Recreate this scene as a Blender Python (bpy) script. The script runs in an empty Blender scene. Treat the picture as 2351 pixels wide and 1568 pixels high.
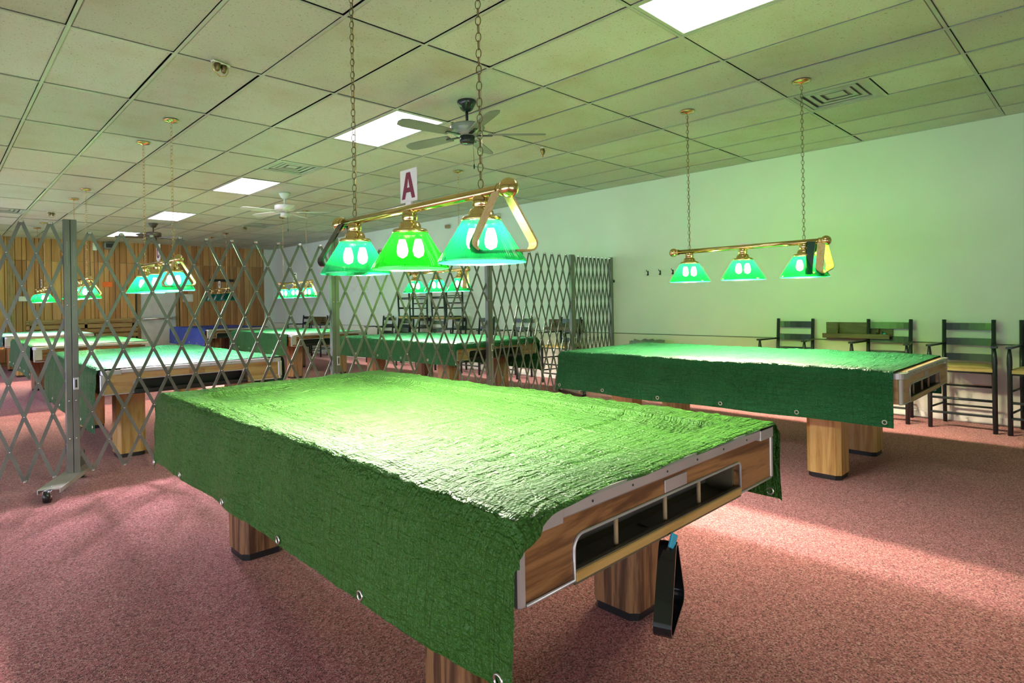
import bpy, math, random
from mathutils import Vector, Matrix, noise

random.seed(7)
scene = bpy.context.scene
COL = scene.collection

# ------------------------------------------------------------------ camera
YAW, ROLL, HCAM = -0.7499, -0.0166, 1.291
fw = Vector((-math.sin(YAW), math.cos(YAW), 0.0))
r0 = Vector((math.cos(YAW), math.sin(YAW), 0.0)); u0 = Vector((0, 0, 1))
cr = math.cos(ROLL) * r0 + math.sin(ROLL) * u0
cu = -math.sin(ROLL) * r0 + math.cos(ROLL) * u0
cam_data = bpy.data.cameras.new('camera')
cam = bpy.data.objects.new('camera', cam_data); COL.objects.link(cam)
m = Matrix.Identity(4)
for i in range(3):
    m[i][0] = cr[i]; m[i][1] = cu[i]; m[i][2] = -fw[i]
m[2][3] = HCAM
cam.matrix_world = m
cam_data.sensor_fit = 'HORIZONTAL'; cam_data.sensor_width = 36.0
cam_data.lens = 1361.9 / 2351 * 36.0
cam_data.shift_x = 66.2 / 2351; cam_data.shift_y = -87.5 / 2351
cam_data.clip_start = 0.05; cam_data.clip_end = 60
scene.camera = cam

# ------------------------------------------------------------------ world, light levels, exposure
world = bpy.data.worlds.new('world'); scene.world = world; world.use_nodes = True
bg = world.node_tree.nodes['Background']
bg.inputs[0].default_value = (0.5, 0.52, 0.5, 1); bg.inputs[1].default_value = 0.05
scene.view_settings.view_transform = 'Standard'
scene.view_settings.look = 'None'
scene.view_settings.exposure = 0.58
scene.view_settings.gamma = 1.0
scene.view_settings.use_curve_mapping = False
TROFFER_STRENGTH = 3.2          # ceiling light diffusers
BULB_STRENGTH = 1850.0           # bulbs inside the green shades
cyc = scene.cycles
cyc.max_bounces = 4; cyc.diffuse_bounces = 4; cyc.glossy_bounces = 2
cyc.transmission_bounces = 3; cyc.transparent_max_bounces = 12
cyc.sample_clamp_indirect = 6.0
cyc.caustics_reflective = False; cyc.caustics_refractive = False
cyc.use_denoising = True
cyc.use_adaptive_sampling = True; cyc.adaptive_threshold = 0.15; cyc.adaptive_min_samples = 16

PI = math.pi
WY0, WY1, WZ0, WZ1 = -1.5, 8.5, 0.1, 1.1      # window band in the left wall (left of the picture)
VY0, VY1, VZ0, VZ1 = 9.6, 15.2, 0.9, 2.3        # second window band farther back in the left wall
BX0, BX1 = -1.8, 2.4                           # window band in the wall behind the camera
CEIL = 3.048
XW = 7.73           # right wall
YF = 17.8           # far wall
XL = 3.0808 - 9 * 0.6096   # left wall (out of frame)
YB = 1.9768 - 4 * 1.2192   # back wall (behind the camera)
# daylight of the windows in the left wall and behind the camera
def window_light(name, loc, rot, sx, sy, watts, col):
    d = bpy.data.lights.new(name, 'AREA'); d.shape = 'RECTANGLE'; d.size = sx; d.size_y = sy
    d.energy = watts; d.color = col; d.spread = 2.0
    o = bpy.data.objects.new(name, d); COL.objects.link(o); o.location = loc; o.rotation_euler = rot
window_light('window_daylight', (XL - 0.06, (WY0 + WY1) / 2, (WZ0 + WZ1) / 2), (0, -PI / 2, 0), WZ1 - WZ0 - 0.1, WY1 - WY0 - 0.1, 72.0, (0.74, 0.78, 1.0))
window_light('window_daylight', (XL - 0.06, (VY0 + VY1) / 2, (VZ0 + VZ1) / 2), (0, -PI / 2, 0), VZ1 - VZ0 - 0.1, VY1 - VY0 - 0.1, 75.0, (0.60, 0.58, 1.0))
window_light('window_daylight', ((BX0 + BX1) / 2, YB - 0.06, (WZ0 + WZ1) / 2), (PI / 2, 0, 0), BX1 - BX0 - 0.1, WZ1 - WZ0 - 0.1, 24.0, (0.96, 0.95, 1.0))


# ------------------------------------------------------------------ node helpers / materials
def new_mat(name):
    mt = bpy.data.materials.new(name); mt.use_nodes = True
    nt = mt.node_tree
    return mt, nt, nt.nodes['Principled BSDF']


def N(nt, t, **kw):
    n = nt.nodes.new(t)
    for k, v in kw.items():
        if k in n.inputs.keys() if hasattr(n.inputs, 'keys') else False:
            n.inputs[k].default_value = v
        else:
            setattr(n, k, v)
    return n


def ramp(nt, fac, stops, interp='LINEAR'):
    n = nt.nodes.new('ShaderNodeValToRGB'); n.color_ramp.interpolation = interp
    e = n.color_ramp.elements
    while len(e) < len(stops): e.new(0.5)
    for el, (p, c) in zip(e, stops):
        el.position = p; el.color = (*c, 1) if len(c) == 3 else c
    nt.links.new(fac, n.inputs[0])
    return n.outputs[0]


def coords(nt, scale=(1, 1, 1), kind='Object'):
    tc = nt.nodes.new('ShaderNodeTexCoord'); mp = nt.nodes.new('ShaderNodeMapping')
    mp.inputs['Scale'].default_value = scale
    nt.links.new(tc.outputs[kind], mp.inputs[0])
    return mp.outputs[0]


def noise_tex(nt, vec, scale, detail=3, rough=0.55, dist=0.0):
    n = nt.nodes.new('ShaderNodeTexNoise')
    n.inputs['Scale'].default_value = scale; n.inputs['Detail'].default_value = detail
    n.inputs['Roughness'].default_value = rough; n.inputs['Distortion'].default_value = dist
    nt.links.new(vec, n.inputs['Vector'])
    return n


def bump(nt, b, height, strength=0.3, dist=0.01):
    n = nt.nodes.new('ShaderNodeBump')
    n.inputs['Strength'].default_value = strength; n.inputs['Distance'].default_value = dist
    nt.links.new(height, n.inputs['Height']); nt.links.new(n.outputs[0], b.inputs['Normal'])
    return n


def plain(name, col, rough=0.5, metal=0.0, spec=0.5, var=0.08, scale=6.0, coat=0.0):
    mt, nt, b = new_mat(name)
    v = coords(nt); n = noise_tex(nt, v, scale, 1)
    lo = tuple(max(0, c * (1 - var)) for c in col); hi = tuple(min(1, c * (1 + var)) for c in col)
    nt.links.new(ramp(nt, n.outputs[0], [(0.3, lo), (0.7, hi)]), b.inputs['Base Color'])
    b.inputs['Roughness'].default_value = rough; b.inputs['Metallic'].default_value = metal
    b.inputs['Specular IOR Level'].default_value = spec
    b.inputs['Coat Weight'].default_value = coat
    return mt


def wood(name, dark, mid, light, axis='Z', scale=9.0, rough=0.42, streak=14.0):
    """grain running along the given axis of the object"""
    mt, nt, b = new_mat(name)
    k = 0.09
    sc = {'X': (k, 1, 1), 'Y': (1, k, 1), 'Z': (1, 1, k)}[axis]
    v = coords(nt, sc)
    n1 = noise_tex(nt, v, scale, 5, 0.6, 1.6)
    n2 = noise_tex(nt, v, scale * 7, 3, 0.6, 0.3)
    n3 = noise_tex(nt, v, scale * 0.35, 2, 0.5, 0.6)
    wv = nt.nodes.new('ShaderNodeMath'); wv.operation = 'MULTIPLY'; wv.inputs[1].default_value = streak
    nt.links.new(n1.outputs[0], wv.inputs[0])
    sn = nt.nodes.new('ShaderNodeMath'); sn.operation = 'SINE'; nt.links.new(wv.outputs[0], sn.inputs[0])
    ma = nt.nodes.new('ShaderNodeMath'); ma.operation = 'MULTIPLY_ADD'; ma.inputs[1].default_value = 0.18; ma.inputs[2].default_value = 0.28
    nt.links.new(sn.outputs[0], ma.inputs[0])
    a2 = nt.nodes.new('ShaderNodeMath'); a2.operation = 'MULTIPLY_ADD'; a2.inputs[1].default_value = 0.35
    nt.links.new(n2.outputs[0], a2.inputs[0]); nt.links.new(ma.outputs[0], a2.inputs[2])
    a3 = nt.nodes.new('ShaderNodeMath'); a3.operation = 'MULTIPLY_ADD'; a3.inputs[1].default_value = 0.5
    nt.links.new(n3.outputs[0], a3.inputs[0]); nt.links.new(a2.outputs[0], a3.inputs[2])
    nt.links.new(ramp(nt, a3.outputs[0], [(0.32, dark), (0.62, mid), (0.9, light)]), b.inputs['Base Color'])
    b.inputs['Roughness'].default_value = rough
    return mt


def metal(name, col, rough=0.25, var=0.05):
    return plain(name, col, rough, 1.0, 0.5, var, 12)


def carpet_mat():
    mt, nt, b = new_mat('carpet_speckled')
    v = coords(nt)
    vo = nt.nodes.new('ShaderNodeTexVoronoi'); vo.inputs['Scale'].default_value = 190; nt.links.new(v, vo.inputs['Vector'])
    sp = nt.nodes.new('ShaderNodeSeparateColor'); nt.links.new(vo.outputs['Color'], sp.inputs[0])
    c = ramp(nt, sp.outputs[0], [(0.0, (0.10, 0.035, 0.03)), (0.22, (0.32, 0.095, 0.095)), (0.5, (0.50, 0.16, 0.165)),
                                 (0.75, (0.60, 0.21, 0.22)), (0.95, (0.70, 0.38, 0.34))])
    n = noise_tex(nt, v, 0.9, 4, 0.6)
    mx = nt.nodes.new('ShaderNodeMix'); mx.data_type = 'RGBA'; mx.blend_type = 'MULTIPLY'
    mx.inputs[0].default_value = 0.45
    nt.links.new(c, mx.inputs[6])
    nt.links.new(ramp(nt, n.outputs[0], [(0.3, (0.72, 0.68, 0.66)), (0.7, (1, 1, 1))]), mx.inputs[7])
    nt.links.new(mx.outputs[2], b.inputs['Base Color'])
    b.inputs['Roughness'].default_value = 0.95; b.inputs['Specular IOR Level'].default_value = 0.15
    b.inputs['Sheen Weight'].default_value = 0.15
    bump(nt, b, vo.outputs['Distance'], 0.5, 0.004)
    return mt


def tile_mat():
    mt, nt, b = new_mat('ceiling_tile_fissured')
    v = coords(nt)
    oi = nt.nodes.new('ShaderNodeObjectInfo')
    ad = nt.nodes.new('ShaderNodeVectorMath'); ad.operation = 'ADD'
    sc = nt.nodes.new('ShaderNodeVectorMath'); sc.operation = 'SCALE'; sc.inputs['Scale'].default_value = 1.0
    cb = nt.nodes.new('ShaderNodeCombineXYZ')
    m1 = nt.nodes.new('ShaderNodeMath'); m1.operation = 'MULTIPLY'; m1.inputs[1].default_value = 91.0
    nt.links.new(oi.outputs['Random'], m1.inputs[0]); nt.links.new(m1.outputs[0], cb.inputs[0]); nt.links.new(m1.outputs[0], cb.inputs[1])
    nt.links.new(v, ad.inputs[0]); nt.links.new(cb.outputs[0], ad.inputs[1])
    p = ad.outputs[0]
    n = noise_tex(nt, p, 85, 2, 0.5, 1.2)
    pits = ramp(nt, n.outputs[0], [(0.30, (0.28, 0.26, 0.20)), (0.375, (1, 1, 1))])
    st = noise_tex(nt, p, 1.6, 3, 0.6)
    stain = ramp(nt, st.outputs[0], [(0.28, (0.86, 0.80, 0.66)), (0.5, (1, 1, 1))])
    tint = ramp(nt, oi.outputs['Random'], [(0.0, (0.51, 0.51, 0.43)), (1.0, (0.61, 0.61, 0.54))])
    a = nt.nodes.new('ShaderNodeMix'); a.data_type = 'RGBA'; a.blend_type = 'MULTIPLY'; a.inputs[0].default_value = 0.8
    nt.links.new(tint, a.inputs[6]); nt.links.new(pits, a.inputs[7])
    c = nt.nodes.new('ShaderNodeMix'); c.data_type = 'RGBA'; c.blend_type = 'MULTIPLY'; c.inputs[0].default_value = 0.7
    nt.links.new(a.outputs[2], c.inputs[6]); nt.links.new(stain, c.inputs[7])
    nt.links.new(c.outputs[2], b.inputs['Base Color'])
    b.inputs['Roughness'].default_value = 0.75; b.inputs['Specular IOR Level'].default_value = 0.3
    return mt


def wall_mat(name, col):
    mt, nt, b = new_mat(name)
    v = coords(nt)
    n = noise_tex(nt, v, 0.7, 3, 0.6)
    lo = tuple(c * 0.93 for c in col)
    nt.links.new(ramp(nt, n.outputs[0], [(0.35, lo), (0.65, col)]), b.inputs['Base Color'])
    b.inputs['Roughness'].default_value = 0.6; b.inputs['Specular IOR Level'].default_value = 0.35
    return mt


def tarp_mat(name, col, light):
    """crinkled woven plastic sheet"""
    mt, nt, b = new_mat(name)
    v = coords(nt)
    big = noise_tex(nt, v, 2.2, 2, 0.6)
    nt.links.new(ramp(nt, big.outputs[0], [(0.35, col), (0.7, light)]), b.inputs['Base Color'])
    b.inputs['Roughness'].default_value = 0.42; b.inputs['Specular IOR Level'].default_value = 0.22
    va = coords(nt, (1, 0.12, 1), 'UV'); vb = coords(nt, (0.12, 1, 1), 'UV')
    c1 = noise_tex(nt, va, 42, 2, 0.65); c2 = noise_tex(nt, vb, 42, 2, 0.65)
    c3 = noise_tex(nt, v, 110, 1, 0.6)
    h = nt.nodes.new('ShaderNodeMath'); nt.links.new(c1.outputs[0], h.inputs[0]); nt.links.new(c2.outputs[0], h.inputs[1])
    h2 = nt.nodes.new('ShaderNodeMath'); h2.operation = 'MULTIPLY_ADD'; h2.inputs[1].default_value = 0.45
    nt.links.new(c3.outputs[0], h2.inputs[0]); nt.links.new(h.outputs[0], h2.inputs[2])
    bump(nt, b, h2.outputs[0], 1.0, 0.026)
    return mt


def shade_mat(name, thru, body, glow=0.0030):
    """thin coloured glass: some light passes straight, a little is scattered, the face is glossy"""
    mt = bpy.data.materials.new(name); mt.use_nodes = True
    nt = mt.node_tree
    for n in list(nt.nodes): nt.nodes.remove(n)
    out = nt.nodes.new('ShaderNodeOutputMaterial')
    tr = nt.nodes.new('ShaderNodeBsdfTransparent'); tr.inputs[0].default_value = (*thru, 1)
    tl = nt.nodes.new('ShaderNodeBsdfTranslucent'); tl.inputs[0].default_value = (*[c * glow for c in body], 1)
    df = nt.nodes.new('ShaderNodeBsdfDiffuse'); df.inputs[0].default_value = (*[c * 0.10 for c in body], 1)
    gl = nt.nodes.new('ShaderNodeBsdfGlossy'); gl.inputs[0].default_value = (0.9, 1, 0.95, 1); gl.inputs[1].default_value = 0.12
    v = coords(nt); nz = noise_tex(nt, v, 30, 2)
    a1 = nt.nodes.new('ShaderNodeAddShader'); a2 = nt.nodes.new('ShaderNodeAddShader')
    nt.links.new(tr.outputs[0], a1.inputs[0]); nt.links.new(tl.outputs[0], a1.inputs[1])
    nt.links.new(a1.outputs[0], a2.inputs[0]); nt.links.new(df.outputs[0], a2.inputs[1])
    lw = nt.nodes.new('ShaderNodeLayerWeight'); lw.inputs[0].default_value = 0.5
    pw = nt.nodes.new('ShaderNodeMath'); pw.operation = 'POWER'; pw.inputs[1].default_value = 4.0
    nt.links.new(lw.outputs['Facing'], pw.inputs[0])
    fr = nt.nodes.new('ShaderNodeMath'); fr.operation = 'MULTIPLY_ADD'; fr.inputs[1].default_value = 0.35; fr.inputs[2].default_value = 0.035
    nt.links.new(pw.outputs[0], fr.inputs[0])
    mx = nt.nodes.new('ShaderNodeMixShader')
    nt.links.new(fr.outputs[0], mx.inputs[0]); nt.links.new(a2.outputs[0], mx.inputs[1]); nt.links.new(gl.outputs[0], mx.inputs[2])
    nt.links.new(mx.outputs[0], out.inputs[0])
    return mt


def emit_mat(name, col, strength):
    mt = bpy.data.materials.new(name); mt.use_nodes = True
    nt = mt.node_tree
    for n in list(nt.nodes): nt.nodes.remove(n)
    out = nt.nodes.new('ShaderNodeOutputMaterial'); em = nt.nodes.new('ShaderNodeEmission')
    em.inputs[0].default_value = (*col, 1); em.inputs[1].default_value = strength
    nt.links.new(em.outputs[0], out.inputs[0])
    return mt


M = {}
M['carpet'] = carpet_mat()
M['tile'] = tile_mat()
M['grid'] = plain('grid_metal_white', (0.43, 0.44, 0.38), 0.45)
M['plenum'] = plain('plenum_dark', (0.05, 0.05, 0.045), 0.9)
M['wall'] = wall_mat('wall_paint_white', (0.80, 0.82, 0.80))
M['wall_low'] = wall_mat('wall_panel_cream', (0.80, 0.78, 0.72))
M['trim'] = plain('trim_grey', (0.22, 0.24, 0.22), 0.5)
M['base'] = plain('baseboard_tan', (0.45, 0.34, 0.22), 0.6)
M['plank'] = [wood('pine_plank_a', (0.30, 0.115, 0.04), (0.46, 0.20, 0.07), (0.56, 0.28, 0.11), 'Z', 5, 0.45, 6),
              wood('pine_plank_b', (0.24, 0.09, 0.03), (0.39, 0.165, 0.055), (0.48, 0.23, 0.085), 'Z', 4, 0.45, 6),
              wood('pine_plank_c', (0.34, 0.14, 0.05), (0.52, 0.25, 0.09), (0.62, 0.34, 0.14), 'Z', 6, 0.45, 6)]
M['walnut_x'] = wood('walnut_along_x', (0.018, 0.007, 0.003), (0.16, 0.068, 0.020), (0.34, 0.165, 0.055), 'X', 11, 0.36)
M['walnut_y'] = wood('walnut_along_y', (0.018, 0.007, 0.003), (0.16, 0.068, 0.020), (0.34, 0.165, 0.055), 'Y', 11, 0.36)
M['walnut_z'] = wood('walnut_along_z', (0.012, 0.006, 0.004), (0.10, 0.045, 0.018), (0.26, 0.13, 0.05), 'Z', 13, 0.4)
M['oak_x'] = wood('oak_along_x', (0.22, 0.11, 0.035), (0.46, 0.27, 0.10), (0.58, 0.38, 0.17), 'X', 10, 0.4)
M['oak_y'] = wood('oak_along_y', (0.22, 0.11, 0.035), (0.46, 0.27, 0.10), (0.58, 0.38, 0.17), 'Y', 10, 0.4)
M['oak_z'] = wood('oak_along_z', (0.22, 0.10, 0.02), (0.47, 0.26, 0.065), (0.60, 0.37, 0.13), 'Z', 12, 0.4)
M['brown_x'] = wood('brown_oak_along_x', (0.12, 0.055, 0.02), (0.30, 0.16, 0.06), (0.42, 0.25, 0.11), 'X', 10, 0.42)
M['brown_y'] = wood('brown_oak_along_y', (0.12, 0.055, 0.02), (0.30, 0.16, 0.06), (0.42, 0.25, 0.11), 'Y', 10, 0.42)
M['brown_z'] = wood('brown_oak_along_z', (0.10, 0.045, 0.02), (0.25, 0.13, 0.055), (0.36, 0.21, 0.10), 'Z', 12, 0.42)
M['shelf'] = wood('dark_olive_wood', (0.05, 0.03, 0.012), (0.11, 0.072, 0.028), (0.17, 0.11, 0.045), 'Y', 8, 0.5)
M['alu'] = plain('brushed_aluminium', (0.52, 0.50, 0.47), 0.4, 0.6)
M['alu_light'] = plain('light_aluminium', (0.56, 0.56, 0.58), 0.35, 0.6)
M['black'] = plain('black_plastic', (0.012, 0.012, 0.012), 0.35)
M['black_gloss'] = plain('black_gloss', (0.006, 0.007, 0.007), 0.12, coat=0.6)
M['chair'] = plain('chair_black_green_paint', (0.016, 0.024, 0.026), 0.3)
M['rush'] = wood('woven_rush', (0.22, 0.15, 0.04), (0.40, 0.29, 0.09), (0.52, 0.40, 0.16), 'Y', 30, 0.8)
M['tray'] = plain('tray_dark_olive', (0.10, 0.085, 0.045), 0.4)
M['tray_back'] = plain('tray_board_grey', (0.13, 0.115, 0.10), 0.7)
M['slate'] = plain('slate_grey', (0.18, 0.18, 0.18), 0.8)
M['steel'] = plain('gate_steel_grey', (0.155, 0.16, 0.15), 0.35, 0.3, var=0.12)
M['bright'] = metal('zinc_bright', (0.75, 0.74, 0.72), 0.25)
M['brass'] = metal('polished_brass', (0.80, 0.60, 0.26), 0.16)
M['brass_old'] = metal('old_brass', (0.22, 0.16, 0.075), 0.35)
M['white'] = plain('white_paint', (0.78, 0.78, 0.78), 0.5)
M['cream'] = plain('cream_card', (0.80, 0.80, 0.74), 0.6)
M['maroon'] = plain('maroon_print', (0.22, 0.035, 0.06), 0.6)
M['ink'] = plain('black_print', (0.03, 0.03, 0.03), 0.6)
M['door'] = plain('door_grey_paint', (0.62, 0.62, 0.64), 0.5)
M['orange'] = plain('orange_plastic', (0.95, 0.16, 0.02), 0.5)
M['rack_wood'] = wood('rack_birch', (0.42, 0.25, 0.08), (0.58, 0.38, 0.15), (0.66, 0.47, 0.22), 'X', 14, 0.35)
M['rack_green'] = plain('rack_green_black', (0.012, 0.05, 0.035), 0.3)
M['chalk'] = plain('chalk_cyan', (0.04, 0.36, 0.50), 0.6)
M['bag'] = plain('bin_bag_grey', (0.20, 0.22, 0.24), 0.28)
M['bin'] = plain('bin_plastic_grey', (0.16, 0.16, 0.16), 0.5)
M['vent'] = plain('vent_grey', (0.40, 0.41, 0.37), 0.5)
M['vent_dark'] = plain('vent_dark', (0.29, 0.29, 0.26), 0.6)
M['fan_dark'] = plain('fan_dark_bronze', (0.035, 0.04, 0.04), 0.18, 0.3)
M['fan_green'] = plain('fan_grey_enamel', (0.26, 0.29, 0.28), 0.25)
M['fan_blade'] = plain('fan_blade_grey', (0.20, 0.20, 0.18), 0.5)
M['fan_white'] = plain('fan_white', (0.66, 0.65, 0.65), 0.35)
M['fan_brown'] = plain('fan_brown', (0.10, 0.075, 0.05), 0.3)
M['grommet'] = metal('grommet_zinc', (0.7, 0.68, 0.62), 0.3)
M['rope'] = plain('peg_tan', (0.34, 0.24, 0.12), 0.7)
M['lip'] = wood('lip_ochre', (0.26, 0.14, 0.03), (0.40, 0.235, 0.055), (0.48, 0.30, 0.09), 'X', 8, 0.4)
M['tarp'] = tarp_mat('tarp_green', (0.031, 0.112, 0.013), (0.045, 0.142, 0.020))
M['tarp_teal'] = tarp_mat('tarp_teal_green', (0.012, 0.120, 0.038), (0.020, 0.150, 0.050))
M['tarp_pale'] = tarp_mat('tarp_pale_teal', (0.05, 0.19, 0.14), (0.07, 0.23, 0.175))
M['tarp_blue'] = tarp_mat('tarp_blue', (0.03, 0.07, 0.42), (0.05, 0.10, 0.52))
M['shade_teal'] = shade_mat('glass_teal_green', (0.025, 0.068, 0.022), (0.02, 1.0, 0.32))
M['shade_lime'] = shade_mat('glass_grass_green', (0.025, 0.070, 0.012), (0.02, 1.0, 0.04))
M['shade_mint'] = shade_mat('glass_mint_green', (0.028, 0.072, 0.028), (0.03, 1.0, 0.40))
M['shade_off'] = shade_mat('glass_deep_teal_unlit', (0.02, 0.10, 0.08), (0.01, 0.55, 0.42), 0.3)
M['bulb_cool'] = emit_mat('bulb_glow_cool', (1.0, 0.86, 0.80), BULB_STRENGTH)
M['bulb_warm'] = emit_mat('bulb_glow_warm', (1.0, 0.80, 0.60), BULB_STRENGTH * 1.45)
M['bulb_day'] = emit_mat('bulb_glow_daylight', (1.0, 0.84, 1.0), BULB_STRENGTH * 1.4)
M['shade_green'] = shade_mat('glass_green_right_wall', (0.034, 0.125, 0.012), (0.02, 1.0, 0.34))
M['bulb_off'] = plain('bulb_unlit', (0.8, 0.8, 0.8), 0.3)
M['tube'] = emit_mat('troffer_glow', (1.0, 0.92, 1.0), TROFFER_STRENGTH)


# ------------------------------------------------------------------ mesh helpers
class MB:
    def __init__(s): s.v = []; s.f = []; s.sm = []

    def _add(s, vs, fs, smooth=False):
        o = len(s.v); s.v += [tuple(p) for p in vs]
        s.f += [tuple(i + o for i in f) for f in fs]; s.sm += [smooth] * len(fs)
        return s

    def box(s, x0, x1, y0, y1, z0, z1):
        vs = [(x, y, z) for z in (z0, z1) for y in (y0, y1) for x in (x0, x1)]
        return s._add(vs, [(0, 2, 3, 1), (4, 5, 7, 6), (0, 1, 5, 4), (2, 6, 7, 3), (0, 4, 6, 2), (1, 3, 7, 5)])

    def bbox(s, x0, x1, y0, y1, z0, z1, b=0.005):
        """box with chamfered edges"""
        b = min(b, (x1 - x0) / 2.01, (y1 - y0) / 2.01, (z1 - z0) / 2.01)
        vs = []; idx = {}
        X = (x0, x1); Y = (y0, y1); Z = (z0, z1)
        for i in (0, 1):
            for j in (0, 1):
                for k in (0, 1):
                    dx, dy, dz = (b if i == 0 else -b), (b if j == 0 else -b), (b if k == 0 else -b)
                    for a, p in enumerate([(X[i], Y[j] + dy, Z[k] + dz), (X[i] + dx, Y[j], Z[k] + dz), (X[i] + dx, Y[j] + dy, Z[k])]):
                        idx[(i, j, k, a)] = len(vs); vs.append(p)
        I = idx; fs = []
        for i in (0, 1): fs.append([I[(i, 0, 0, 0)], I[(i, 1, 0, 0)], I[(i, 1, 1, 0)], I[(i, 0, 1, 0)]])
        for j in (0, 1): fs.append([I[(0, j, 0, 1)], I[(1, j, 0, 1)], I[(1, j, 1, 1)], I[(0, j, 1, 1)]])
        for k in (0, 1): fs.append([I[(0, 0, k, 2)], I[(1, 0, k, 2)], I[(1, 1, k, 2)], I[(0, 1, k, 2)]])
        for i in (0, 1):
            for j in (0, 1): fs.append([I[(i, j, 0, 0)], I[(i, j, 0, 1)], I[(i, j, 1, 1)], I[(i, j, 1, 0)]])
            for k in (0, 1): fs.append([I[(i, 0, k, 0)], I[(i, 0, k, 2)], I[(i, 1, k, 2)], I[(i, 1, k, 0)]])
        for j in (0, 1):
            for k in (0, 1): fs.append([I[(0, j, k, 1)], I[(0, j, k, 2)], I[(1, j, k, 2)], I[(1, j, k, 1)]])
        for i in (0, 1):
            for j in (0, 1):
                for k in (0, 1): fs.append([I[(i, j, k, 0)], I[(i, j, k, 1)], I[(i, j, k, 2)]])
        c = Vector(((x0 + x1) / 2, (y0 + y1) / 2, (z0 + z1) / 2)); out = []
        for f in fs:
            p = [Vector(vs[q]) for q in f]
            n = (p[1] - p[0]).cross(p[2] - p[0]); mid = sum(p, Vector()) / len(p)
            out.append(tuple(f if n.dot(mid - c) > 0 else f[::-1]))
        return s._add(vs, out)

    def prism(s, poly, lo, hi, axis='Y'):
        """polygon (a,b) extruded along axis; axis Y: (x,z), X: (y,z), Z: (x,y)"""
        def P(a, b, t): return {'Y': (a, t, b), 'X': (t, a, b), 'Z': (a, b, t)}[axis]
        n = len(poly)
        vs = [P(a, b, lo) for a, b in poly] + [P(a, b, hi) for a, b in poly]
        fs = [tuple(range(n)), tuple(range(2 * n - 1, n - 1, -1))] + [(i, n + i, n + (i + 1) % n, (i + 1) % n) for i in range(n)]
        return s._add(vs, fs)

    def lathe(s, prof, seg=24, c=(0, 0, 0), smooth=True, cap=True, rib=0.0):
        vs = []; n = len(prof)
        for i in range(seg):
            a = 2 * PI * i / seg; k = rib if i % 2 else 0
            for r, z in prof: vs.append((c[0] + (r + k) * math.cos(a), c[1] + (r + k) * math.sin(a), c[2] + z))
        fs = []
        for i in range(seg):
            j = (i + 1) % seg
            for q in range(n - 1): fs.append((i * n + q, j * n + q, j * n + q + 1, i * n + q + 1))
        if cap:
            fs.append(tuple(i * n for i in range(seg))[::-1]); fs.append(tuple(i * n + n - 1 for i in range(seg)))
        return s._add(vs, fs, smooth)

    def tube(s, pts, r, seg=8, closed=False, smooth=True, taper=None):
        pts = [Vector(p) for p in pts]; n = len(pts); vs = []
        up = None
        for i, p in enumerate(pts):
            a = pts[(i - 1) % n] if (closed or i > 0) else p
            b = pts[(i + 1) % n] if (closed or i < n - 1) else p
            t = (b - a).normalized()
            if up is None:
                up = t.orthogonal().normalized()
            else:
                up = (up - t * up.dot(t)); up = up.normalized() if up.length > 1e-6 else t.orthogonal().normalized()
            w = t.cross(up); rr = r if taper is None else taper[i]
            for k in range(seg):
                ang = 2 * PI * k / seg
                vs.append(p + up * (rr * math.cos(ang)) + w * (rr * math.sin(ang)))
        fs = []
        for i in range(n if closed else n - 1):
            j = (i + 1) % n
            for k in range(seg):
                l = (k + 1) % seg
                fs.append((i * seg + k, i * seg + l, j * seg + l, j * seg + k))
        if not closed:
            fs.append(tuple(range(seg))[::-1]); fs.append(tuple((n - 1) * seg + k for k in range(seg)))
        return s._add(vs, fs, smooth)

    def sphere(s, c, r, seg=16, rings=10, sz=1.0):
        prof = [(max(1e-5, r * math.sin(PI * k / rings)), -r * sz * math.cos(PI * k / rings)) for k in range(rings + 1)]
        return s.lathe(prof, seg, c)

    def band(s, path, inner, y0, y1):
        """closed strip between an outer and an inner path in xz, depth y0..y1"""
        n = len(path); vs = []
        for a, b in zip(path, inner):
            vs += [(a[0], y0, a[1]), (a[0], y1, a[1]), (b[0], y1, b[1]), (b[0], y0, b[1])]
        fs = []
        for i in range(n):
            j = (i + 1) % n
            for k in range(4):
                l = (k + 1) % 4
                fs.append((i * 4 + k, i * 4 + l, j * 4 + l, j * 4 + k))
        return s._add(vs, fs)

    def xf(s, mat):
        s.v = [tuple(mat @ Vector(p)) for p in s.v]; return s

    def mesh(s, name, mat):
        me = bpy.data.meshes.new(name); me.from_pydata(s.v, [], s.f); me.update()
        for p, q in zip(me.polygons, s.sm): p.use_smooth = q
        if mat: me.materials.append(mat)
        return me

    def obj(s, name, mat, parent=None, loc=None):
        return link(name, s.mesh(name, mat), parent, loc)


def link(name, me, parent=None, loc=None):
    o = bpy.data.objects.new(name, me); COL.objects.link(o)
    if parent: o.parent = parent
    if loc is not None: o.location = loc
    return o


def tag(o, label, cat, group=None):
    o['label'] = label; o['category'] = cat
    if group: o['group'] = group
    return o


def thing(name, label, cat, loc=(0, 0, 0), rz=0.0, group=None):
    o = bpy.data.objects.new(name, None); COL.objects.link(o); o.location = loc; o.rotation_euler = (0, 0, rz)
    o.empty_display_size = 0.1
    return tag(o, label, cat, group)


def struct(o):
    o['kind'] = 'structure'; return o


def stuff(o):
    o['kind'] = 'stuff'; return o


def copy_tree(o, parent=None):
    c = o.copy(); COL.objects.link(c); c.parent = parent
    for ch in list(o.children): copy_tree(ch, c)
    return c


# ------------------------------------------------------------------ room
fl = struct(MB().box(XL - 0.1, XW + 0.1, YB - 0.1, YF + 0.1, -0.08, 0.0).obj('floor', M['carpet']))

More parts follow.
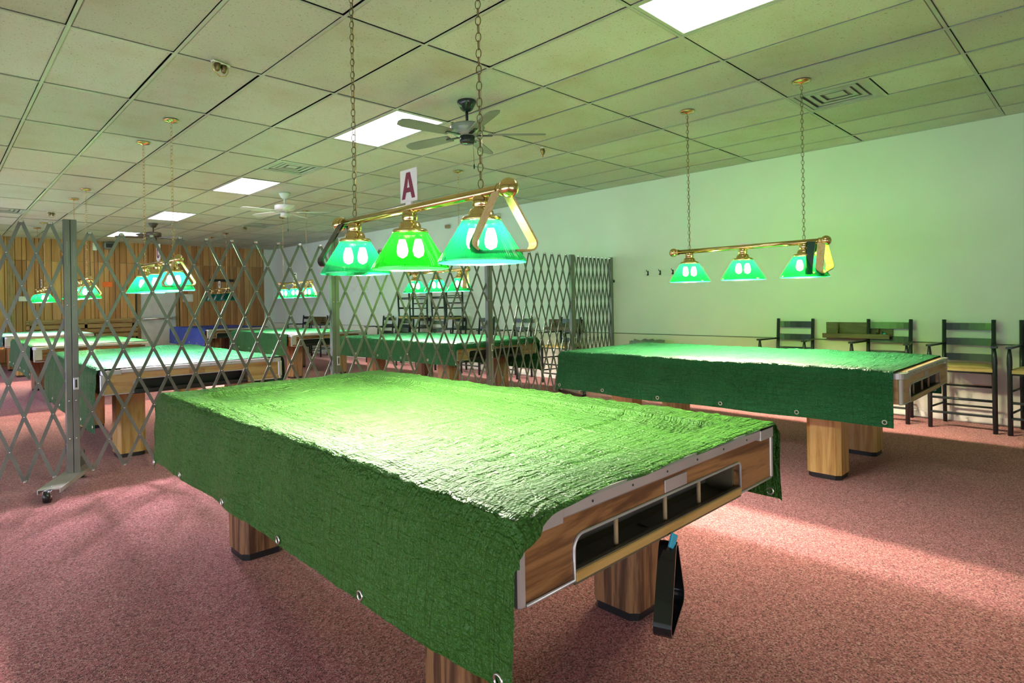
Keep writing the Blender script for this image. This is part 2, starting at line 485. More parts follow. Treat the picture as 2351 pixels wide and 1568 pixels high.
wr = struct(MB().box(XW, XW + 0.12, YB - 0.1, YF + 0.12, 0.0, CEIL + 0.12).obj('wall_right', M['wall']))
MB().box(XW - 0.006, XW, YB, YF - 0.02, 0.075, 0.792).obj('lower_panel', M['wall_low'], wr)
struct(MB().bbox(XW - 0.011, XW, YB, YF - 0.02, 0.794, 0.806, 0.003).obj('trim_1', M['trim']))
struct(MB().bbox(XW - 0.014, XW, YB, YF - 0.02, 0.0, 0.075, 0.004).obj('baseboard_right', M['wall_low']))
wl = MB().box(XL - 0.12, XL, YB - 0.1, WY0, 0.0, CEIL + 0.12).box(XL - 0.12, XL, VY1, YF + 0.12, 0.0, CEIL + 0.12).box(XL - 0.12, XL, WY1, VY0, 0.0, CEIL + 0.12)
wl.box(XL - 0.12, XL, VY0, VY1, 0.0, VZ0).box(XL - 0.12, XL, VY0, VY1, VZ1, CEIL + 0.12)
wl.box(XL - 0.12, XL, WY0, WY1, 0.0, WZ0).box(XL - 0.12, XL, WY0, WY1, WZ1, CEIL + 0.12)
struct(wl.obj('wall_left', M['wall']))
for nm, ya, yb, za, zb in (('window_1', WY0, WY1, WZ0, WZ1), ('window_3', VY0, VY1, VZ0, VZ1)):
    wn = MB()
    for (a, b) in ((za, za + 0.05), (zb - 0.05, zb)): wn.box(XL - 0.10, XL + 0.01, ya, yb, a, b)
    for k in range(5):
        y_ = ya + 0.025 + (yb - ya - 0.05) * k / 4
        wn.box(XL - 0.10, XL + 0.01, y_ - 0.025, y_ + 0.025, za, zb)
    struct(wn.obj(nm, M['white']))
wk = MB().box(XL, BX0, YB - 0.12, YB, 0.0, CEIL + 0.12).box(BX1, XW, YB - 0.12, YB, 0.0, CEIL + 0.12)
wk.box(BX0, BX1, YB - 0.12, YB, 0.0, WZ0).box(BX0, BX1, YB - 0.12, YB, WZ1, CEIL + 0.12)
struct(wk.obj('wall_back', M['wall']))
wn = MB()
for (a, b) in ((WZ0, WZ0 + 0.05), (WZ1 - 0.05, WZ1)): wn.box(BX0, BX1, YB - 0.10, YB + 0.01, a, b)
for k in range(5):
    x_ = BX0 + 0.025 + (BX1 - BX0 - 0.05) * k / 4
    wn.box(x_ - 0.025, x_ + 0.025, YB - 0.10, YB + 0.01, WZ0, WZ1)
struct(wn.obj('window_2', M['white']))
wf = struct(MB().box(XL, XW, YF, YF + 0.12, 0.0, CEIL + 0.12).obj('wall_far', M['plenum']))
# pine boards of the far wall, two courses, cut round the door
DX0, DX1, DZ = 4.09, 4.95, 2.06
rr = random.Random(3)
x = XL
while x < 7.45:
    w = rr.choice([0.085, 0.11, 0.13, 0.16, 0.19]); x1 = min(x + w, 7.45)
    z_lo = 0.09
    if x1 > DX0 - 0.09 and x < DX1 + 0.09: z_lo = DZ + 0.09
    for (a, b) in ((z_lo, 2.49), (2.505, CEIL)):
        if b - a < 0.05: continue
        MB().bbox(x + 0.004, x1 - 0.004, YF - 0.018, YF, a, b, 0.006).obj('plank', M['plank'][rr.randrange(3)], wf)
    x = x1
MB().box(XL, 7.45, YF - 0.012, YF, 2.49, 2.505).obj('seam_strip', M['brown_x'], wf)
MB().bbox(7.45, XW, YF - 0.03, YF, 0, CEIL, 0.004).obj('corner_panel', M['wall'], wf)
struct(MB().bbox(XL, 7.45, YF - 0.03, YF, 0.0, 0.09, 0.006).obj('baseboard_far', M['brown_x']))
struct(MB().bbox(1.32, 1.44, YF - 0.045, YF, 0.09, CEIL, 0.006).obj('trim_2', M['brown_z']))

# exit door in the far wall
d1 = struct(MB().bbox(DX0, DX1, YF - 0.035, YF, 0.012, DZ, 0.004).obj('door_1', M['door']))
fr = MB().box(DX0 - 0.08, DX0, YF - 0.05, YF, 0, DZ + 0.08).box(DX1, DX1 + 0.08, YF - 0.05, YF, 0, DZ + 0.08).box(DX0, DX1, YF - 0.05, YF, DZ, DZ + 0.08)
fr.obj('door_frame', M['brown_z'], d1)
pb = MB().tube([(DX0 + 0.06, YF - 0.10, 1.03), (DX1 - 0.04, YF - 0.10, 1.03)], 0.022, 10).obj('push_bar', M['bright'], d1)
for xx in (DX0 + 0.06, DX1 - 0.06):
    MB().bbox(xx - 0.035, xx + 0.035, YF - 0.12, YF - 0.035, 0.985, 1.075, 0.008).obj('bar_mount', M['alu'], pb)

# suspended ceiling: backing slab, tiles and grid bars
cl = struct(MB().box(XL - 0.1, XW + 0.1, YB - 0.1, YF + 0.1, CEIL + 0.10, CEIL + 0.2).obj('ceiling', M['plenum']))
GX = lambda v: 3.0808 + 0.6096 * v
GY = lambda u: 1.9768 + 1.2192 * u
troff = [(u, 0) for u in (-1, 2, 5, 8, 11)]
vents = {(-1, 4): 1, (4, 0): 0, (8, 3): 1, (9, -4): 0}      # value: which half of the bay
tile_me = MB().bbox(-0.2915, 0.2915, -0.597, 0.597, 0.0, 0.016, 0.005).mesh('ceiling_tile', M['tile'])
half_me = MB().bbox(-0.2915, 0.2915, -0.2925, 0.2925, 0.0, 0.016, 0.005).mesh('ceiling_tile', M['tile'])
xe = XW - GX(7)
edge_me = MB().bbox(0.013, xe - 0.006, -0.597, 0.597, 0.0, 0.016, 0.005).mesh('ceiling_tile', M['tile'])
rr = random.Random(11)
for u in range(-4, 13):
    for v in range(-9, 8):
        if (u, v) in troff: continue
        if v == 7:
            o = link('ceiling_tile', edge_me, cl, (GX(7), GY(u) + 0.6096, CEIL + 0.002))
        elif (u, v) in vents:
            hh = 1 - vents[(u, v)]
            o = link('ceiling_tile', half_me, cl, (GX(v) + 0.3048, GY(u) + 0.3048 + 0.6096 * hh, CEIL + 0.002))
        else:
            o = link('ceiling_tile', tile_me, cl, (GX(v) + 0.3048, GY(u) + 0.6096, CEIL + 0.002))
        o.location.z += rr.uniform(0, 0.004); o.location.x += rr.uniform(-0.004, 0.004); o.location.y += rr.uniform(-0.004, 0.004)
        o.rotation_euler = (rr.uniform(-0.002, 0.002), rr.uniform(-0.004, 0.004), 0)
bar_y = MB().bbox(-0.0115, 0.0115, YB, YF, -0.004, 0.0, 0.001).mesh('grid_bar', M['grid'])
for v in range(-9, 8): link('grid_bar', bar_y, cl, (GX(v), 0, CEIL))
bar_x = MB().bbox(XL, XW, -0.011, 0.011, -0.003, 0.0005, 0.001).mesh('grid_bar', M['grid'])
for u in range(-3, 13): link('grid_bar', bar_x, cl, (0, GY(u), CEIL))
sh = MB().bbox(-0.3, 0.3, -0.011, 0.011, -0.003, 0.0005, 0.001).mesh('grid_bar', M['grid'])
for (u, v) in vents: link('grid_bar', sh, cl, (GX(v) + 0.3048, GY(u) + 0.6096, CEIL))
MB().box(XW - 0.022, XW, YB, YF, CEIL - 0.004, CEIL + 0.02).obj('wall_angle', M['grid'], cl)
MB().box(XL, XW, YF - 0.04, YF - 0.018, CEIL - 0.004, CEIL + 0.02).obj('wall_angle', M['grid'], cl)

# recessed ceiling lights
tf = MB()
tf.box(-0.298, -0.27, -0.602, 0.602, 0, 0.09).box(0.27, 0.298, -0.602, 0.602, 0, 0.09)
tf.box(-0.27, 0.27, -0.602, -0.574, 0, 0.09).box(-0.27, 0.27, 0.574, 0.602, 0, 0.09).box(-0.298, 0.298, -0.602, 0.602, 0.085, 0.092)
tf_me = tf.mesh('frame', M['grid'])
df_me = MB().bbox(-0.27, 0.27, -0.574, 0.574, 0.004, 0.010, 0.001).mesh('diffuser', M['tube'])
TL = {(-1, 0): 'big bright ceiling light cut by the top edge, above the near tables',
      (2, 0): 'bright ceiling light beside the dark fan, left of it',
      (5, 0): 'bright ceiling light beside the pale fan, above it to the left',
      (8, 0): 'bright ceiling light just above the far brown fan',
      (11, 0): 'farthest bright ceiling light, close to the pine wall'}
for (u, v) in troff:
    t = thing('ceiling_light', TL[(u, v)], 'ceiling light', (GX(v) + 0.3048, GY(u) + 0.6096, CEIL), 0, 'recessed ceiling lights')
    link('frame', tf_me, t); link('diffuser', df_me, t)

# ceiling vents
vb = MB().box(-0.298, 0.298, -0.298, 0.298, 0.03, 0.034).mesh('back_plate', M['vent_dark'])
def ring(a, b, z0, z1):
    q = MB(); q.box(-a, -b, -a, a, z0, z1).box(b, a, -a, a, z0, z1).box(-b, b, -a, -b, z0, z1).box(-b, b, b, a, z0, z1); return q
vf = ring(0.298, 0.262, 0.0, 0.03).mesh('frame', M['vent'])
vl = [ring(0.258 - 0.06 * k, 0.222 - 0.06 * k, 0.006 + 0.004 * k, 0.010 + 0.004 * k).mesh('louvre', M['vent']) for k in range(3)]
vc = MB().bbox(-0.07, 0.07, -0.07, 0.07, 0.016, 0.022, 0.003).mesh('centre_plate', M['vent'])
VL = {(-1, 4): 'square ceiling vent near the right wall beside a lamp chain', (4, 0): 'square ceiling vent between two bright ceiling lights',
      (8, 3): 'square ceiling vent far back, beyond the pale fan', (9, -4): 'square ceiling vent at the far left edge above the gate'}
for (u, v), h in vents.items():
    t = thing('ceiling_vent', VL[(u, v)], 'vent', (GX(v) + 0.3048, GY(u) + 0.3048 + 0.6096 * h, CEIL), 0, 'ceiling vents')
    link('back_plate', vb, t); link('frame', vf, t); link('centre_plate', vc, t)
    for q in vl: link('louvre', q, t)


# ------------------------------------------------------------------ pool tables
TW, TL_ = 1.41, 2.74
def octo(a, c):  # octagon corners of a square 2a wide with chamfer c
    return [(-a + c, -a), (a - c, -a), (a, -a + c), (a, a - c), (a - c, a), (-a + c, a), (-a, a - c), (-a, -a + c)]

def arc(cx, cz, r, a0, a1, n=6):
    return [(cx + r * math.cos(a0 + (a1 - a0) * k / n), cz + r * math.sin(a0 + (a1 - a0) * k / n)) for k in range(n + 1)]

def pool_table(label, loc, woodk, metal_, legw, trimw=None, dark_tray=False, w=TW):
    t = thing('pool_table', label, 'pool table', (loc[0], loc[1], 0), 0, 'covered pool tables')
    X, Y = w / 2, TL_ / 2
    wx, wy, wz = M[woodk + '_x'], M[woodk + '_y'], M[legw + '_z']
    mt = M[metal_]
    # legs: chamfered blocks on dark feet
    leg = MB().prism(octo(0.112, 0.03), 0.035, 0.62, 'Z').mesh('leg', wz)
    foot = MB().prism(octo(0.105, 0.028), 0.0, 0.035, 'Z').mesh('foot', M['black'])
    for sx in (-1, 1):
        for sy in (-1, 1):
            l = link('leg', leg, t, (sx * (X - 0.30) if sx < 0 else X - 0.21, sy * (Y - 0.52), 0))
            link('foot', foot, l)
    MB().box(-X + 0.08, X - 0.08, -Y + 0.30, Y - 0.30, 0.615, 0.70).obj('under_frame', M['brown_y'], t)
    MB().box(-X + 0.06, X - 0.06, -Y + 0.06, Y - 0.06, 0.735, 0.765).obj('slate_bed', M['slate'], t)
    # aprons along the sides
    for sx in (-1, 1):
        a = MB().bbox(min(sx * X, sx * (X - 0.025)), max(sx * X, sx * (X - 0.025)), -Y + 0.02, Y - 0.02, 0.607, 0.776, 0.004)
        a.obj('side_apron', wy, t)
    # end aprons with the ball return opening at the near end
    n0, n1, nz = -0.512, 0.42, 0.718
    poly = [(-X + 0.02, 0.607), (n0, 0.607)] + arc(n0 + 0.035, nz - 0.035, 0.035, PI, PI / 2) + arc(n1 - 0.02, nz - 0.02, 0.02, PI / 2, 0) + [(n1, 0.607), (X - 0.02, 0.607), (X - 0.02, 0.776), (-X + 0.02, 0.776)]
    # build as strips so the notch stays clean
    ap = MB()
    ap.box(-X + 0.02, n0, -Y, -Y + 0.022, 0.607, 0.776)
    ap.box(n1, X - 0.02, -Y, -Y + 0.022, 0.607, 0.776)
    ap.box(n0, n1, -Y, -Y + 0.022, nz, 0.776)
    cnr = [(n0, nz), (n0, nz - 0.035)] + arc(n0 + 0.035, nz - 0.035, 0.035, PI, PI / 2)[1:]
    ap.prism(cnr, -Y, -Y + 0.022)
    apron = ap.obj('end_apron', wx, t)
    path = [(-X + 0.02, 0.609), (n0, 0.609)] + arc(n0 + 0.035, nz - 0.035, 0.035, PI, PI / 2) + arc(n1 - 0.016, nz - 0.016, 0.016, PI / 2, 0, 4) + [(n1, 0.609), (X - 0.02, 0.609)]
    MB().tube([(a, -Y - 0.002, b) for a, b in path], 0.0048, 6).obj('edge_trim', mt, apron)
    MB().bbox(-0.085, 0.045, -Y - 0.003, -Y, 0.724, 0.762, 0.003).obj('name_plate', M['alu'] if not dark_tray else M['brown_x'], apron)
    MB().bbox(-X + 0.02, X - 0.02, Y - 0.022, Y, 0.607, 0.776, 0.004).obj('end_apron', wx, t)
    # ball tray behind the opening
    tr = MB()
    tr.box(n0 - 0.02, n1 + 0.02, -Y + 0.12, -Y + 0.13, 0.60, 0.735)
    tray = tr.obj('tray_back', M['black'] if dark_tray else M['tray_back'], t)
    k = 8
    prof = [(-Y + 0.125, 0.625), (-Y + 0.10, 0.612), (-Y + 0.06, 0.606), (-Y + 0.03, 0.612), (-Y + 0.012, 0.632), (-Y - 0.004, 0.634), (-Y - 0.004, 0.598), (-Y + 0.125, 0.598)]
    MB().prism(prof, n0, n1, 'X').obj('tray_floor', M['black'] if dark_tray else M['tray'], tray)
    MB().bbox(n0 + 0.003, n1 - 0.003, -Y - 0.008, -Y + 0.002, 0.604, 0.630, 0.003).obj('tray_lip', M['black'] if dark_tray else M['lip'], tray)
    for sx, xx in ((-1, n0), (1, n1)):
        MB().box(xx - 0.012, xx + 0.012, -Y + 0.022, -Y + 0.13, 0.60, 0.735).obj('tray_cheek', M['tray'], tray)
    if not dark_tray:
        for xx in (-0.30, -0.045, 0.165):
            MB().tube([(xx, -Y + 0.022, 0.62), (xx, -Y + 0.022, 0.722)], 0.0065, 8).obj('divider_peg', M['rope'], tray)
    MB().bbox(-0.06, 0.08, -Y + 0.10, -Y + 0.16, 0.572, 0.60, 0.003).obj('support_block', M['oak_x'], t)
    # rails, metal edge and corner castings
    for sx in (-1, 1):
        a, b = sorted((sx * (X + 0.012), sx * (X - 0.13)))
        MB().bbox(a, b, -Y + 0.1, Y - 0.1, 0.778, 0.806, 0.006).obj('side_rail', wy, t)
        a, b = sorted((sx * (X + 0.012), sx * (X + 0.0)))
        MB().bbox(a, b, -Y + 0.06, Y - 0.06, 0.772, 0.804, 0.006).obj('rail_edge', mt, t)
    for sy in (-1, 1):
        a, b = sorted((sy * (Y + 0.006), sy * (Y - 0.13)))
        MB().bbox(-X + 0.1, X - 0.1, a, b, 0.778, 0.806, 0.006).obj('end_rail', wx, t)
        a, b = sorted((sy * (Y + 0.014), sy * (Y - 0.004)))
        e = MB().bbox(-X + 0.13, X - 0.13, a, b, 0.774, 0.811, 0.006).obj('rail_edge', mt, t)
        if sy < 0:
            for q in range(6):
                sc_ = MB().lathe([(0.0035, 0), (0.0035, 0.002)], 8); sc_.xf(Matrix.Translation((-0.45 + 0.18 * q, -Y - 0.0135, 0.792)) @ Matrix.Rotation(PI / 2, 4, 'X'))
                sc_.obj('rail_screw', M['ink'], e)
        for sx in (-1, 1):
            cx, cy = sx * (X + 0.010 - 0.075), sy * (Y + 0.016 - 0.075)
            pl = []
            for (qx, qy, a0) in ((1, 1, 0), (-1, 1, PI / 2), (-1, -1, PI), (1, -1, 1.5 * PI)):
                r_ = 0.045 if (qx == sx and qy == sy) else 0.004
                pl += arc(cx + qx * (0.075 - r_), cy + qy * (0.075 - r_), r_, a0, a0 + PI / 2, 5)
            MB().prism(pl, 0.768, 0.804, 'Z').obj('corner_casting', mt, t)
            a, b = sorted((sx * (X + 0.004), sx * (X - 0.022))); c, d = sorted((sy * (Y + 0.004), sy * (Y - 0.022)))
            MB().bbox(a, b, c, d, 0.604, 0.77, 0.006).obj('corner_trim', mt, t)
            if trimw:
                a, b = sorted((sx * (X + 0.008), sx * (X - trimw))); c, d = sorted((sy * (Y + 0.008), sy * (Y - 0.01)))
                MB().bbox(a, b, c, d, 0.63, 0.772, 0.006).obj('corner_plate', M['alu_light'], t)
    return t


def cover(label, loc, w, z, hangL, hangR, near, far, mat, nx, ny, seed, sag=0.03, wr_=1.0, grow=0.0, extra=None, nearf=None):
    """plastic sheet draped over a table; near/far: how far it runs past each end (negative = stops short)"""
    X, Y = w / 2 + 0.024, TL_ / 2 + 0.02
    R = 0.02; AL = R * PI / 2
    so = Vector((seed * 13.7, seed * 7.1, seed * 3.3))
    def fold(a, half):
        s = 1 if a >= 0 else -1; a = abs(a)
        if a <= half - R: return s * a, 0.0
        q = a - (half - R)
        if q < AL: return s * (half - R + R * math.sin(q / R)), R * (1 - math.cos(q / R))
        return s * half, R + q - AL
    def ss(a, b, x):
        t_ = min(1, max(0, (x - a) / (b - a))); return t_ * t_ * (3 - 2 * t_)
    s0, s1 = -(X + hangL), X + hangR
    rc = random.Random(seed); creases = [(rc.uniform(-1.2, 1.2), rc.uniform(-0.15, 0.15), rc.uniform(0.002, 0.006)) for _ in range(7)]
    t0, t1 = -(Y + near), Y + far
    # spread rows more densely near the folds
    def grid_(a, b, n): return [a + (b - a) * k / n for k in range(n + 1)]
    vs = []; fs = []
    T = grid_(t0, t1, ny); S = grid_(s0, s1, nx)
    for tr_ in T:
        for s in S:
            t_ = tr_ if nearf is None else tr_ - nearf(s) * (t1 - tr_) / (t1 - t0)
            e = noise.noise(Vector((t_ * 1.7, 0.3, 5)) + so) * 0.014
            sl = s * (1 + 0.0) + (e if abs(s) > X + 0.1 else 0)
            fl_ = (t_ - t0) / (t1 - t0)
            if s < -X: sl -= grow * (1 - fl_) * (abs(s) - X) / max(hangL, .01)
            px, dx = fold(sl, X); py, dy = fold(t_, Y)
            zz = z - dx - dy
            if dx == 0 and dy == 0:
                inx = X - abs(px); iny = Y - abs(py)
                zz -= sag * ss(0.08, 0.26, min(inx, iny))
            p = Vector((px, py, zz))
            q = Vector((s, t_, 0)) + so
            n1 = noise.noise(q * 2.3); n2 = noise.noise(Vector((q.x * 9, q.y * 2.2, 1.7))); n3 = noise.noise(Vector((q.x * 2.4, q.y * 10, 4.1)))
            n4 = noise.noise(q * 22)
            cr_ = (1 - abs(n2)) ** 6 * 0.006 + (1 - abs(n3)) ** 6 * 0.006
            if dx < R and dy < R:
                iny_ = min(t1 - t_, t_ - t0); fl2 = ss(0.0, 0.14, iny_) if (near < 0.03 or far < 0.03) else 1
                ed = X - abs(px)
                if ed < 0.10: p.z += wr_ * 0.0045 * (1 - ed / 0.10) * noise.noise(Vector((q.y * 36, q.x * 3, 2.2)))
                for (c0, sl_, dp) in creases:
                    g_ = (t_ - c0 - sl_ * s + 0.03 * noise.noise(Vector((s * 2.5, c0 * 9, 0)))) / 0.011
                    if abs(g_) < 3: p.z -= wr_ * dp * math.exp(-g_ * g_)
                p.z += wr_ * (0.006 * n1 + 0.003 * n2 + 0.003 * n3 + cr_ * 0.8 + 0.0012 * n4) * (0.25 + 0.75 * fl2) + 0.001 + 0.003 * fl2
            else:
                k_ = min(1, max(dx, dy) / 0.30)
                fold_ = noise.noise(Vector((q.y * 3.0 if dx >= dy else q.x * 3.0, 7.7, 0.2 * q.z)))
                d_ = wr_ * (0.022 * k_ * fold_ + 0.006 * n1 + 0.004 * n3 + 0.003 * n2 + cr_ * 0.6 + 0.001 * n4) + 0.006 + 0.014 * k_
                if dx >= R: p.x += (1 if px > 0 else -1) * d_
                if dy >= R: p.y += (1 if py > 0 else -1) * d_
            if dx < R and dy < R and (X - abs(px) < 0.17 or Y - abs(py) < 0.17): p.z = max(p.z, 0.8145 - dx - dy)
            if extra: p = extra(p, s, t_)
            vs.append(tuple(p))
    w_ = len(S)
    for j in range(len(T) - 1):
        for i in range(w_ - 1):
            fs.append((j * w_ + i, j * w_ + i + 1, (j + 1) * w_ + i + 1, (j + 1) * w_ + i))
    me = bpy.data.meshes.new('table_cover'); me.from_pydata(vs, [], fs); me.update()
    for p in me.polygons: p.use_smooth = True
    uvl = me.uv_layers.new(name='sheet')
    for lp in me.loops:
        vi = lp.vertex_index
        uvl.data[lp.index].uv = (S[vi % w_], T[vi // w_])
    me.materials.append(mat)
    o = link('table_cover', me, None, (loc[0], loc[1], 0))
    tag(o, label, 'table cover', 'plastic covers on the pool tables')
    # grommets along the hanging hem
    gm = MB()
    ang = [2 * PI * k / 14 for k in range(14)]
    gm.tube([(0, 0.0125 * math.cos(a), 0.0125 * math.sin(a)) for a in ang], 0.004, 6, True)
    gme = gm.mesh('grommet', M['grommet'])
    for (si, hang) in ((2, hangL), (w_ - 3, hangR)):
        if hang < 0.12: continue
        ks = [int(ny * f) for f in (0.018, 0.21, 0.41, 0.60, 0.80, 0.985)]
        for k_ in ks:
            p = vs[k_ * w_ + si]
            g = link('grommet', gme, o, (p[0] + (-0.003 if si < 5 else 0.003), p[1], p[2]))
    return o


def fg_corner(p, s, t_):
    """the near left corner wraps past the end of the table; the near hem ripples"""
    if t_ < -1.15:
        k_ = min(1.0, max(0.0, (-0.60 - s) / 0.10)); f_ = min(1.0, (-1.15 - t_) / 0.2)
        p.y -= 0.006 * k_ * k_ * (3 - 2 * k_) * f_
        if p.z > 0.78: p.y += 0.006 * math.sin(p.x * 17 + 1) * f_
    return p

C1, C2 = 1.657, 5.165
pool_table('walnut pool table nearest the camera, under the biggest green cover', (C1, 2.29), 'walnut', 'alu', 'walnut')
cover('big crinkled green cover on the pool table nearest the camera', (C1, 2.29), TW, 0.814, 0.365, 0.30, -0.004, 0.06, M['tarp'], 190, 250, 1, 0.035, 1.15, 0.0, fg_corner, lambda q: 0.058 * math.exp(-((q + 0.715) / 0.075) ** 2) + 0.004 * math.sin(q * 19))
pool_table('oak pool table by the right wall, in front of the black chairs', (C2, 2.31), 'oak', 'alu', 'oak')
cover('green cover on the oak pool table by the right wall', (C2, 2.31), TW, 0.815, 0.345, 0.30, -0.06, 0.03, M['tarp_teal'], 130, 170, 2, 0.02, 1.0)
pool_table('oak pool table right behind the gate at left, bright metal rim', (1.72, 6.88), 'oak', 'alu_light', 'oak', 0.03, True, 1.48)
def bulge(p, s, t_):
    if p.z > 0.76: p.z += 0.055 * math.exp(-((p.x - 0.35) ** 2 + (p.y - 1.0) ** 2) / 0.06)
    return p
cover('green cover with a raised bump on the table behind the left gate', (1.72, 6.88), 1.48, 0.815, 0.50, 0.34, -0.025, 0.05, M['tarp_teal'], 90, 120, 3, 0.02, 1.0, 0.0, bulge)
pool_table('brown pool table behind the middle of the gates', (5.30, 6.78), 'brown', 'alu', 'brown', None, True)
cover('green cover on the table behind the middle of the gates, under three lit shades', (5.30, 6.78), TW, 0.815, 0.26, 0.42, 0.06, 0.05, M['tarp_teal'], 90, 120, 4, 0.015, 1.0)
pool_table('walnut pool table third in the left row with white metal corners', (1.70, 11.2), 'walnut', 'alu_light', 'brown', 0.09, True)
cover('green cover on the third table of the left row, seen through the gate', (1.70, 11.2), TW, 0.815, 0.42, 0.30, -0.10, 0.04, M['tarp_teal'], 70, 90, 5, 0.015, 0.8)
pool_table('walnut pool table third in the right row beside the second gate post', (5.22, 11.05), 'walnut', 'alu_light', 'brown', 0.09, True)
cover('green cover on the third table of the right row', (5.22, 11.05), TW, 0.815, 0.36, 0.30, -0.12, 0.04, M['tarp_teal'], 70, 90, 6, 0.015, 0.8)
pool_table('farthest pool table of the left row, in front of the slatted bench', (1.72, 15.6), 'oak', 'alu_light', 'oak', 0.09, True)
cover('pale teal cover on the farthest table of the left row', (1.72, 15.6), TW, 0.815, 0.20, 0.20, -0.06, 0.04, M['tarp_pale'], 50, 70, 7, 0.01, 0.6)
pool_table('farthest pool table of the right row, dark, with white corners', (5.25, 15.35), 'walnut', 'alu_light', 'walnut', 0.09, True)
cover('blue cover on the farthest table of the right row', (5.25, 15.35), TW, 0.815, 0.40, 0.30, -0.10, 0.04, M['tarp_blue'], 60, 80, 8, 0.01, 0.6)


# ------------------------------------------------------------------ pool table lamps
def link_ring(lx=0.011, lz=0.0195, r=0.0019):
    pts = []
    for k in range(12):
        a = 2 * PI * k / 12
        pts.append((lx * math.cos(a), 0, lz * math.sin(a)))
    return MB().tube(pts, r, 5, True)
link_me = link_ring().mesh('link', M['brass_old'])

bulb_prof = [(0.014, 0.042), (0.022, 0.018), (0.027, -0.012), (0.021, -0.034), (0.004, -0.044)]
bulb_mesh = {k: MB().lathe(bulb_prof, 9).mesh('bulb', M[k]) for k in ('bulb_cool', 'bulb_warm', 'bulb_day', 'bulb_off')}
def shade_mesh(mat, ribs):
    pr = [(0.076, 1.632), (0.080, 1.630), (0.096, 1.606), (0.176, 1.474), (0.180, 1.464), (0.179, 1.459)]
    if ribs:
        pr = [(0.076, 1.632), (0.080, 1.630)] + [(0.080 + (0.176 - 0.080) * k / 6, 1.630 - (1.630 - 1.474) * k / 6) for k in range(1, 7)] + [(0.181, 1.464), (0.180, 1.458)]
    q = MB(); q.lathe(pr, 200 if ribs else 40, (0, 0, 0), not ribs, False, 0.0007 if ribs else 0)
    return q.mesh('shade', mat)
fit_prof = [(0.012, 1.735), (0.030, 1.730), (0.036, 1.722), (0.036, 1.690), (0.030, 1.683), (0.044, 1.678), (0.052, 1.664), (0.053, 1.650), (0.078, 1.645), (0.084, 1.636), (0.084, 1.628), (0.076, 1.628)]
fit_me = MB().lathe(fit_prof, 28).mesh('socket_cap', M['brass'])
rim_me = {}
can_me = MB().lathe([(0.066, 0.0), (0.066, -0.006), (0.058, -0.014), (0.02, -0.020), (0.004, -0.030)], 24).mesh('canopy', M['brass'])
bar_me = MB().tube([(0, -0.62, 1.742), (0, 0.62, 1.742)], 0.021, 20).mesh('bar', M['brass'])
ball = MB().sphere((0, 0, 0), 0.040, 20, 12); ball.lathe([(0.024, -0.05), (0.028, -0.045), (0.028, -0.035), (0.02, -0.03)], 16)
ball_me = MB().sphere((0, 0, 0), 0.040, 20, 12).mesh('end_ball', M['brass'])
knuckle_me = MB().tube([(0, -0.012, 0), (0, 0.012, 0)], 0.027, 16).mesh('collar', M['brass'])
SH = {k: shade_mesh(M[k], False) for k in ('shade_teal', 'shade_lime', 'shade_mint', 'shade_green', 'shade_off')}
SHR = {k: shade_mesh(M[k], True) for k in ('shade_teal', 'shade_lime', 'shade_mint')}

def lamp(label, loc, shades, bulb, ribs=False, single_links=False, dy=(0, 0), rot=0.0):
    t = thing('pool_table_lamp', label, 'lamp', (loc[0], loc[1], 0), rot, 'three-shade lamps over the pool tables')
    b = link('bar', bar_me, t)
    for sy in (-1, 1):
        link('end_ball', ball_me, t, (0, sy * 0.655, 1.742))
        link('collar', knuckle_me, t, (0, sy * 0.615, 1.742))
        yc = sy * 0.495
        cn = link('canopy', can_me, t, (0, yc + dy[0], CEIL - 0.003))
        n = int((CEIL - 0.03 - 1.765) / 0.0335)
        if single_links:
            cord = MB().tube([(0.008, yc, 1.76), (0.012, yc, 2.1), (0.006, yc, 2.6), (0.008, yc, CEIL - 0.02)], 0.0022 if sy > 0 else 0.0008, 5).obj('chain_cord', M['brass'], t)
            for k in range(n):
                l = link('link', link_me, cord, (0, yc, 1.782 + 0.0335 * k)); l.rotation_euler = (0, 0, 0.6 if k % 2 else 0.6 + PI / 2)
        else:
            q = MB()
            for k in range(n):
                a = link_ring(); a.xf(Matrix.Translation((0, yc, 1.782 + 0.0335 * k)) @ Matrix.Rotation(0.6 if k % 2 else 0.6 + PI / 2, 4, 'Z'))
                q._add(a.v, a.f, True)
            q.obj('chain', M['brass'], t)
    for k, sname in enumerate(shades):
        y = (0.495, 0.0, -0.495)[k]
        link('socket_cap', fit_me, t, (0, y, 0))
        s = link('shade', (SHR if ribs else SH)[sname], t, (0, y, 0))
        for a in (-1, 1):
            bb = link('bulb', bulb_mesh[bulb], s, (0.038 * a * 0.73, -0.038 * a * 0.68, 1.556)); bb.rotation_euler = (0, 0.0, 0)
    return t

lamp('nearest three-shade green lamp, hanging over the table closest to the camera', (1.66, 2.28), ('shade_teal', 'shade_lime', 'shade_mint'), 'bulb_cool', True, True)
lamp('three-shade green lamp hanging over the oak table by the right wall', (5.17, 2.23), ('shade_green',) * 3, 'bulb_warm', False, True)
lamp('three-shade green lamp over the table behind the left gate', (1.66, 6.50), ('shade_teal', 'shade_teal', 'shade_mint'), 'bulb_day')
lamp('three-shade green lamp over the table behind the middle gates', (5.14, 6.46), ('shade_teal', 'shade_mint', 'shade_teal'), 'bulb_cool')
lamp('three-shade green lamp over the third table of the left row, beside the gate post', (1.67, 10.72), ('shade_teal', 'shade_mint', 'shade_mint'), 'bulb_warm')
lamp('three-shade green lamp over the third table of the right row', (5.08, 10.70), ('shade_mint', 'shade_mint', 'shade_mint'), 'bulb_cool')
lamp('farthest lit three-shade green lamp of the left row', (1.67, 15.10), ('shade_teal',) * 3, 'bulb_warm')
